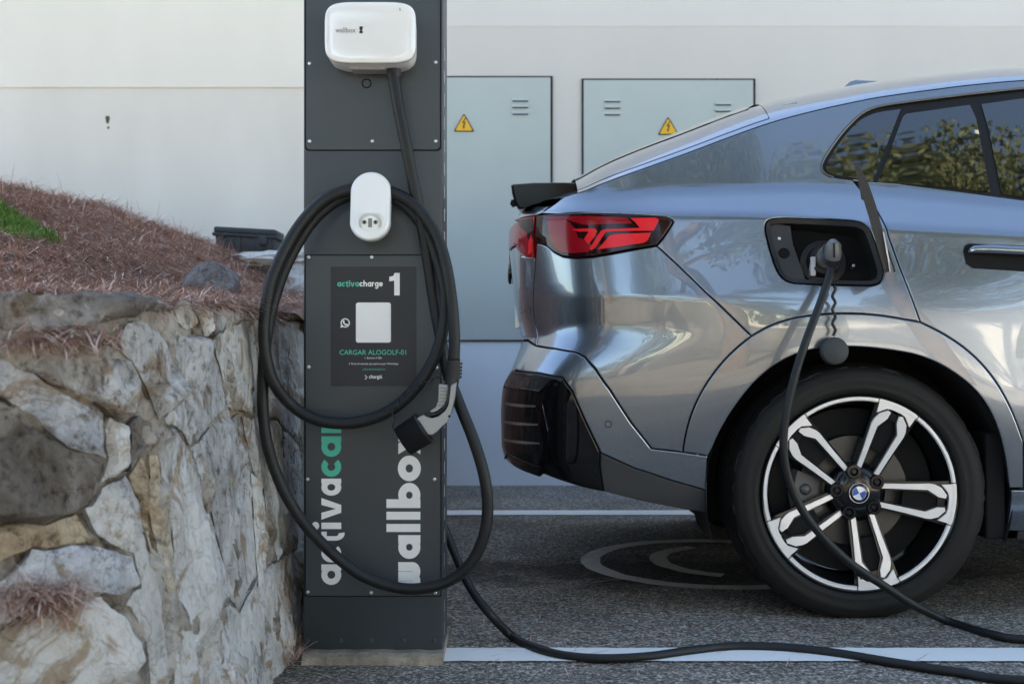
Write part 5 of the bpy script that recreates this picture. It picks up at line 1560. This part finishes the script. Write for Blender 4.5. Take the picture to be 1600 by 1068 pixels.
stones = [
 ('dark', [(-30,456),(60,456),(130,456),(235,460),(276,478),(262,484),(235,486),(195,497),(160,505),(150,521),(60,517),(-30,512)], .045),
 ('grey', [(36,560),(90,553),(168,549),(212,563),(229,596),(224,636),(206,656),(176,644),(120,612),(70,590),(30,572)], .045),
 ('blue', [(-40,540),(22,566),(66,592),(120,617),(165,645),(168,712),(110,698),(60,655),(0,614),(-40,600)], .05),
 ('dark', [(-40,606),(0,622),(58,662),(110,704),(164,718),(160,750),(128,800),(60,816),(-40,818)], .065),
 ('grey', [(222,498),(256,515),(277,566),(286,612),(270,640),(256,655),(238,612),(224,575),(206,556),(190,532),(205,508)], .05),
 ('white', [(279,481),(300,471),(311,486),(319,504),(301,516),(286,500)], .04),
 ('white', [(313,480),(327,480),(336,500),(342,518),(327,523),(319,500)], .03),
 ('streak', [(257,664),(280,668),(304,700),(318,740),(333,790),(350,860),(365,935),(334,962),(328,1085),(276,1085),(286,955),(277,826),(254,706)], .03),
 ('tan', [(240,708),(254,710),(263,760),(275,828),(284,900),(283,950),(268,918),(254,860),(239,795)], .015),
 ('grey', [(306,700),(342,656),(380,648),(388,690),(396,738),(403,826),(408,893),(381,952),(368,934),(352,858),(336,790)], .025),
 ('white', [(399,738),(413,746),(420,785),(426,826),(421,912),(411,916),(406,850)], .03),
 ('streak', [(412,652),(440,660),(470,690),(482,760),(478,850),(440,872),(428,826),(418,760),(402,735),(392,690),(386,650)], .02),
 ('white', [(-40,1000),(20,978),(70,955),(110,936),(160,930),(196,962),(230,1002),(236,1032),(205,1060),(150,1090),(-40,1100)], .055),
 ('blue', [(52,862),(140,850),(212,868),(226,908),(200,926),(160,924),(108,930),(60,950),(20,972),(-20,980),(-40,930),(20,900)], .03),
 ('grey', [(140,792),(178,758),(205,742),(224,788),(238,862),(262,938),(270,1085),(240,1085),(240,1020),(230,990),(200,945),(228,914),(214,862),(158,842)], .02),
 ('white', [(177,648),(208,664),(206,728),(190,742),(166,752),(171,715),(170,670)], .035),
 ('grey', [(270,560),(290,525),(322,524),(336,540),(350,580),(361,636),(340,654),(306,694),(284,664),(262,658),(274,640),(290,612)], .03),
 ('streak', [(346,524),(372,507),(400,500),(409,560),(406,638),(380,643),(363,636),(354,580),(338,536)], .022),
 ('streak', [(404,500),(430,502),(478,516),(486,640),(470,684),(440,654),(414,648),(411,560)], .02),
 ('streak', [(367,940),(382,957),(410,900),(430,880),(462,860),(484,900),(482,1010),(455,1060),(400,1085),(332,1085),(337,968)], .025),
 ('grey', [(322,478),(345,482),(404,490),(430,494),(470,506),(474,514),(404,497),(372,504),(345,520),(330,498)], .03),
 ('tan', [(-40,824),(57,820),(128,806),(150,845),(60,856),(20,872),(-40,890)], .025),
 ('tan', [(210,745),(228,716),(236,740),(238,800),(244,862),(232,830),(222,780)], .012),
 ('dark', [(210,660),(226,645),(244,660),(250,700),(232,710),(212,738)], .010),
]
fill_noise = lambda p, s: noise.fractal(Vector(p)*s, 1.0, 2.1, 5)
def build_stone(kind, poly, H, big=False):
    P = resample(inset(resample(poly, .02), .0005), .010)
    # rough the outline
    P = [(u + .007*noise.fractal(Vector((u*26, z*26, 1.3)), .8, 2, 3), z + .007*noise.fractal(Vector((u*26, z*26, 7.7)), .8, 2, 3)) for u, z in P]
    V, F = fill(P, (), .0085)
    ed = edge_dist(V, P)
    pos, nr = face(V[:, 0], V[:, 1])
    rnd = random.uniform(-1, 1); rnd2 = random.uniform(-1, 1)
    c = V.mean(0); ext = V.max(0) - V.min(0)
    planes = [(random.uniform(.55, 1.15)*H, c[0] + random.uniform(-.5, .5)*ext[0], c[1] + random.uniform(-.5, .5)*ext[1], random.gauss(0, .38), random.gauss(0, .30)) for _ in range(7)]
    v = []
    for k in range(len(V)):
        u_, z_ = V[k]
        wu = u_ + .012*noise.noise((u_*22, z_*22, rnd)); wz = z_ + .012*noise.noise((u_*22, z_*22, rnd2 + 5))
        e = min(1.0, ed[k]/.016)
        h = min(a + gu*(wu - cu) + gz*(wz - cz) for a, cu, cz, gu, gz in planes)
        h = max(h, H*.12)
        q = pos[k]
        st = noise.fractal(Vector((u_*14 + 3*rnd, z_*6 + u_*4, rnd2*5)), .85, 2.1, 6)
        ca = noise.cell(Vector((wu*26 + rnd*7, wz*9 + 1.2*wu, rnd2*9)))
        rg = noise.ridged_multi_fractal(Vector((u_*24 + rnd*4, z_*9 + u_*6, rnd*3)), .9, 2.1, 4, 1.0, 2.0)
        h = h*math.sqrt(max(0, 1 - (1-e)**2)) + e*(.011*st + .004*ca + .005*(rg - 1.0)) - .010
        v.append(q + nr[k]*h)
    tri = V[F]; ar = (tri[:,1,0]-tri[:,0,0])*(tri[:,2,1]-tri[:,0,1]) - (tri[:,1,1]-tri[:,0,1])*(tri[:,2,0]-tri[:,0,0])
    f = [tuple(q) if a < 0 else tuple(q[::-1]) for q, a in zip(F.tolist(), ar)]
    # skirt going back into the joint
    n0 = len(v); lp = np.array(P); a, n_ = face(lp[:, 0], lp[:, 1]); k = len(lp)
    v += (a - n_*.012).tolist() + (a - n_*.06).tolist()
    f += [(n0+i, n0+(i+1) % k, n0+k+(i+1) % k, n0+k+i) for i in range(k)]
    o = mesh_obj('stone', v, f, ST[kind], sw); shade_angle(o.data, 32)
for kind, pts, H in stones: build_stone(kind, [uz(*p) for p in pts], H)
# more stones further left, outside the frame
u0 = uz(-45, 700)[0]
for i, (ua, ub, za, zb, kd) in enumerate([(0, .26, .55, .83, 'grey'), (.0, .30, .25, .53, 'dark'), (.02, .3, -.05, .23, 'white'), (.28, .62, .5, .82, 'blue'), (.32, .6, .15, .48, 'grey'), (.32, .66, -.05, .13, 'tan')]):
    build_stone(kd, [(u0+ua+.02, za), (u0+ub, za+.02), (u0+ub-.02, zb-.03), ((ua+ub)/2+u0, zb), (u0+ua+.01, zb-.04)], .04)
for (a, b, z0, z1, kd) in ((1.3, .95, -.05, .14, 'grey'), (.93, .74, -.05, .10, 'streak')):
    build_stone(kd, [(b, z0), (a, z0), (a-.02, z1), ((a+b)/2, z1-.02), (b+.02, z1+.02)], .03)
# packed earth behind the joints, and the wall's top
v, f = [], []
us = np.linspace(0, 2.9, 260); zz = np.linspace(-.05, .80, 75)
for u in us:
    pos, nr = face(np.full(75, u), zz)
    for k in range(75):
        h = -.018 + .024*noise.fractal(Vector((u*16, zz[k]*12, .5)), .8, 2.1, 5)
        v.append(pos[k] + nr[k]*h)
    q, nr0 = face(np.array([u]), np.array([.80])); q = q[0]; nn_ = nr0[0]
    for k, b in enumerate((.05, .12, .22)):
        v.append((q[0] - nn_[0]*b, q[1] - nn_[1]*b, .805 + .02*noise.noise((u*12, b*20, 0)) - .02*(k == 2)))
W = 78
for i in range(len(us)-1):
    for j in range(W-1): f.append((i*W+j, i*W+j+1, (i+1)*W+j+1, (i+1)*W+j))
tag(mesh_obj('packed_earth', v, f, ST['fill'], sw))

# ------------------------------------------------------------------ planted slope
def slope_z(x, y):
    """height of the bed behind the stone wall"""
    uy = np.clip((y - 1.95)/2.75, 0, 1.35)
    A = np.interp(x, [-4.5, -3, -2.2, -1.976, -1.655, -1.48, -1.235, -1.136, -.95, -.75, -.5], [1.0, .78, .60, .555, .49, .425, .335, .285, .175, .10, .06])
    return .795 + A*np.minimum(1, uy)**.9 - .10*np.maximum(0, uy - 1)
xs = np.linspace(-4.6, -.50, 150); ys = np.linspace(1.62, 6.195, 130)
v, f = [], []
_path_y = lambda x: np.interp(x, sorted(_wx), [y for _, y in sorted(zip(_wx, _wy))])
for x in xs:
    y0 = _path_y(x) + .10 if x < -.62 else 2.35 + (x + .62)*11
    for t in np.linspace(0, 1, 110):
        y = y0 + (6.195 - y0)*t
        z = float(slope_z(x, y)) + .022*noise.fractal(Vector((x*6, y*6, 0)), 1.0, 2.0, 4)
        if x > -.53: z -= .9*min(1, (x + .53)/.03)
        v.append((x, y, z))
for i in range(149):
    for j in range(109): f.append((i*110+j, (i+1)*110+j, (i+1)*110+j+1, i*110+j+1))
soil = mesh_obj('garden_slope', v, f, mat('litter_soil', (.46,.28,.22), .95, var=.40, vscale=14, bump=.9, bscale=60))
tag(soil, 'sloping earth bank under the fallen pine needles', 'bank', kind='structure')
_sb = BVHTree.FromPolygons([Vector(p) for p in v], f)
def ground_z(x, y):
    h = _sb.ray_cast(Vector((x, y, 4)), Vector((0, 0, -1)))
    return h[0].z if h[0] is not None else None

# pine needles
def island_mat(name, stops, rough=.8, rough_scale=None):
    m, N, L, p = principled(name)
    g_ = N.new('ShaderNodeNewGeometry'); r = ramp(N, stops); L.new(g_.outputs['Random Per Island'], r.inputs[0]); L.new(r.outputs[0], p.inputs['Base Color'])
    p.inputs['Roughness'].default_value = rough
    return m
M['needle'] = island_mat('pine_needle', [(0, (.30,.16,.12)), (.35, (.52,.31,.24)), (.7, (.66,.43,.35)), (.92, (.72,.52,.43)), (1, (.78,.64,.54))], .6)
M['grass'] = island_mat('grass_blade', [(0, (.06,.13,.015)), (.6, (.11,.22,.03)), (1, (.20,.30,.06))], .6)
def lawn(x, y):
    p = Vector((x, y, 0)); z = ground_z(x, y)
    if z is None: return False
    px, py = 800 + x/y*FPX, 534 - (z - HC)/y*FPX
    e = noise.noise((x*5, y*5, 2))*9
    return px + e < 97 and (px - 0)*.62 + 324 < py + e*.5 < 372 + px*.12
LAWN_Y = None
def blades(name, n, sampler, L0, L1, w, m, tilt, label, cat, bend=.25):
    V, F = [], []
    got = 0; tries = 0
    while got < n and tries < n*6:
        tries += 1
        r = sampler()
        if r is None: continue
        x, y, z = r
        a = random.uniform(0, 2*math.pi); el = tilt()
        L_ = random.uniform(L0, L1)
        d = Vector((math.cos(a)*math.cos(el), math.sin(a)*math.cos(el), math.sin(el)))
        sd = d.cross(Vector((0, 0, 1))); sd = (sd.normalized() if sd.length > 1e-3 else Vector((1, 0, 0)))*w
        b = Vector((x, y, z)); c = b + d*L_*.55; e = b + d*L_ - Vector((0, 0, bend*L_*.5))
        sd2 = Vector((0, 0, 1)).cross(sd)*.7
        k = len(V)
        V += [b - sd, b + sd, c - sd + sd2*0, c + sd, e]
        F += [(k, k+1, k+3, k+2), (k+2, k+3, k+4)]
        got += 1
    o = mesh_obj(name, V, F, m, None, smooth=False)
    return tag(o, label, cat, kind='stuff')
def s_hill():
    y = 1.9 + (6.1 - 1.9)*random.random()**1.25
    x = random.uniform(max(-3.2, -.46*y - .15), -.52) if random.random() < .78 else random.uniform(-4.4, -.46*y)
    z = ground_z(x, y)
    if z is None or lawn(x, y) or y < _path_y(x) + .07: return None
    return x, y, z + random.uniform(-.004, .016)
blades('pine_needles', 112000, s_hill, .05, .14, .0011, M['needle'], lambda: random.gauss(.06, .17), 'brown fallen pine needles covering the bank', 'pine needles')
def s_ridge():
    x = random.uniform(-2.4, -.9); y = random.uniform(4.2, 4.9); z = ground_z(x, y)
    return None if z is None else (x, y, z)
blades('dry_sprigs', 320, s_ridge, .05, .16, .0009, M['needle'], lambda: random.uniform(.4, 1.3), 'thin dry sprigs standing along the top of the bank', 'dry sprigs')
def s_edge():
    if random.random() < .5: px, py = random.uniform(0, 175), random.gauss(532, 9)
    else: px, py = random.uniform(0, 125), random.gauss(930, 16)
    u, z = uz(px, py); p, n_ = face(np.array([u]), np.array([z])); p = p[0] + n_[0]*random.uniform(.0, .045)
    return p[0], p[1], p[2]
blades('ledge_needles', 1500, s_edge, .03, .08, .0010, M['needle'], lambda: random.gauss(0, .22), 'pine needles caught on ledges of the stone wall', 'pine needles')
def s_lawn():
    y = random.uniform(2.4, 4.6); x = random.uniform(-.46*y, -.34*y)
    if not lawn(x, y): return None
    return x, y, ground_z(x, y)
blades('grass_patch', 9000, s_lawn, .018, .045, .0013, M['grass'], lambda: random.uniform(.7, 1.5), 'small bright green lawn patch on the bank at the left edge', 'grass')
def s_road():
    if random.random() < .6: x, y = random.gauss(.2, .35), random.gauss(3.25, .35)
    else: x, y = random.uniform(-.4, 1.6), random.uniform(2.62, 5.6)
    return x, y, .004
blades('road_needles', 420, s_road, .04, .10, .0011, M['needle'], lambda: random.gauss(.0, .03), 'scattered dry pine needles lying on the asphalt', 'pine needles', 0)
def s_base():
    x = random.uniform(-.56, -.49); y = random.uniform(2.70, 3.0); return x, y, .003 + random.random()*.03
blades('base_needles', 260, s_base, .05, .12, .0010, M['needle'], lambda: random.gauss(.3, .4), 'dry needles gathered between the stone wall and the post foot', 'pine needles')

# loose rocks on the bank
def rock(name, c, r, kind, label, seed, amp=1.0):
    bm = bmesh.new(); bmesh.ops.create_icosphere(bm, subdivisions=4, radius=1)
    for q in bm.verts:
        n = q.co.normalized()
        k = 1 + amp*(.30*noise.fractal(n*1.4 + Vector((seed, 0, 0)), 1, 2, 4) + .12*noise.cell(n*2.2 + Vector((0, seed, 0))))
        q.co = Vector((n.x*r[0], n.y*r[1], n.z*r[2]))*k
    me = bpy.data.meshes.new(name); bm.to_mesh(me); bm.free()
    me.materials.append(ST[kind]); shade_angle(me, 40)
    o = bpy.data.objects.new(name, me); C.objects.link(o); o.location = c
    return tag(o, label, 'rock')
rk = at(330, 428, 3.35)
ST['purple'] = make_stone('stone_purple', (.17,.145,.14), (.25,.225,.22), (.08,.06,.055), .1)
o = rock('boulder', (rk.x, 3.35, rk.z - .05), (.085, .10, .085), 'purple', 'brownish grey boulder half buried in needles on the bank', 3.1, .35)
o.rotation_euler = (0, .6, 0)
rk = at(418, 409, 4.75); o = rock('ledge_stone', (rk.x + .03, 4.80, rk.z - .005), (.26, .18, .045), 'white', 'flat pale stone slab under the black box', 8.3)
rk = at(463, 450, 4.3); o = rock('shade_stone', (rk.x + .03, 4.32, rk.z - .02), (.13, .12, .095), 'grey', 'grey stone beside the post above a dark gap', 5.2)
rk = at(465, 484, 3.9); o = rock('shade_stone', (rk.x + .03, 3.92, rk.z - .03), (.11, .10, .055), 'dark', 'low brown stone beside the post below the grey one', 6.4)

# ------------------------------------------------------------------ black plastic box at the wall
bx = empty('plastic_box', at(390, 392, 5.2))
tag(bx, 'small black plastic box with lid standing at the foot of the cream wall', 'box')
BS = FPX/5.2
bc = bx.location
tilt = -.055
def boxmesh(name, x0, x1, y0, y1, z0, z1, taper=0, b=.004, parent=bx):
    mb = MB(); mb.box(x0, x1, y0, y1, z0, z1, b)
    for q in mb.v:
        k = 1 - taper*(1 - (q.z - z0)/(z1 - z0)); q.x *= k; q.y = (y0+y1)/2 + (q.y - (y0+y1)/2)*k
        q.z += tilt*q.x
    mb.v = [q + bc for q in mb.v]
    return mb.build(name, M['box'], parent, angle=35)
M['box'] = mat('box_plastic', (.022,.027,.032), .5)
boxmesh('box_body', -.128, .128, -.09, .09, -.03, .060, .05)
boxmesh('box_rim', -.140, .140, -.10, .10, .052, .066)
lid = boxmesh('box_lid', -.134, .134, -.095, .095, .065, .092, -.0, .008)
for x in (-.105, -.03, .06, .10):
    boxmesh('box_rib', x - .012, x + .012, -.094, -.088, -.02, .054, 0, .002)
boxmesh('box_latch', .062, .098, -.106, -.095, .022, .060, 0, .003)

# ------------------------------------------------------------------ pines behind the viewer (mirrored in the paintwork)
M['bark'] = mat('pine_bark', (.13,.085,.06), .9, var=.4, vscale=9, bump=.8, bscale=14)
M['leaf'] = island_mat('pine_foliage', [(0, (.030,.050,.012)), (.5, (.065,.085,.020)), (1, (.12,.125,.035))], .6)
def pine(x, y, h, spread, seed, label, base=.45):
    rnd = random.Random(seed)
    root = empty('pine_tree', (x, y, 0)); tag(root, label, 'tree', 'pines across the car park')
    mb = MB()
    lean = Vector((rnd.uniform(-.5, .5), rnd.uniform(-.3, .3), 0))
    tp = [Vector((x, y, -.05)) + lean*(t**1.5) + Vector((.12*math.sin(t*5 + seed), .1*math.cos(t*4), h*.9*t)) for t in np.linspace(0, 1, 9)]
    mb.tube(tp, [.20*(1 - .8*t) + .02 for t in np.linspace(0, 1, 9)], 9)
    blobs = []
    for k in range(16):
        t = rnd.uniform(base, 1.0); i = min(7, int(t*8)); p = tp[i].lerp(tp[i+1], t*8 - i)
        a = rnd.uniform(0, 2*math.pi); L_ = spread*rnd.uniform(.35, 1.0)*(1.15 - .75*(t - base)/(1 - base))
        e = p + Vector((math.cos(a)*L_, math.sin(a)*L_, rnd.uniform(.1, .9)))
        mb.tube([p, p.lerp(e, .5) + Vector((0, 0, .12)), e], [.055, .04, .015], 6)
        blobs += [(e, rnd.uniform(.55, 1.0)), (p.lerp(e, .6) + Vector((0, 0, .25)), rnd.uniform(.4, .7))]
    mb.build('trunk', M['bark'], root, True)
    V, F = [], []
    for c, r in blobs:
        for _ in range(int(2000*r)):
            d = Vector((rnd.gauss(0, 1), rnd.gauss(0, 1), rnd.gauss(0, .6))).normalized()*r*rnd.random()**.45
            d.z *= .6
            p = c + d; s_ = rnd.uniform(.022, .055)
            a = Vector((rnd.gauss(0, 1), rnd.gauss(0, 1), rnd.gauss(0, 1))).normalized(); b = a.orthogonal().normalized()
            k = len(V); V += [p - a*s_, p + b*s_*.35, p + a*s_, p - b*s_*.35]; F.append((k, k+1, k+2, k+3))
    mesh_obj('crown', V, F, M['leaf'], root, smooth=False)
pine(-3.2, -2.6, 9.4, 2.4, 1, 'tall leaning pine nearest the rear of the car, seen mirrored in its paint', .40)
pine(.5, -3.2, 9.6, 2.3, 2, 'broad pine mirrored in the car pillar beside the leaning one', .36)
pine(3.3, -2.5, 8.0, 2.3, 3, 'broad pine mirrored in the rear door glass', .30)
pine(6.2, -3.3, 8.2, 2.6, 4, 'pine mirrored further forward along the car door', .32)
pine(-1.4, -7.0, 6.6, 2.2, 6, 'smaller pine mirrored in the rear bumper between the taller ones', .16)
pine(-5.2, -6.6, 7.0, 2.3, 7, 'bushy pine mirrored low in the tailgate corner', .15)
pine(1.6, -9.6, 6.4, 2.3, 8, 'bushy pine behind the hedge end, mirrored above the wheel arch', .2)
pine(-6.8, -4.4, 9.0, 2.5, 5, 'pine furthest to the left across the car park', .4)
# clipped hedge added out of view to darken the car's gloss reflections
V, F = [], []
rh = random.Random(3)
for _ in range(9000):
    p = Vector((rh.uniform(-16, 3.4), -8.95 + rh.gauss(0, .28), rh.uniform(.2, 2.5 + .25*math.sin(_*.37)))); s_ = rh.uniform(.06, .14)
    a = Vector((rh.gauss(0, 1), rh.gauss(0, 1), rh.gauss(0, 1))).normalized(); b = a.orthogonal().normalized()
    k = len(V); V += [p - a*s_, p + b*s_*.6, p + a*s_, p - b*s_*.6]; F.append((k, k+1, k+2, k+3))
hd_ = mesh_obj('hedge', V, F, M['leaf'], None, smooth=False)
tag(hd_, 'unseen clipped green hedge added to darken reflections on the car', 'hedge')
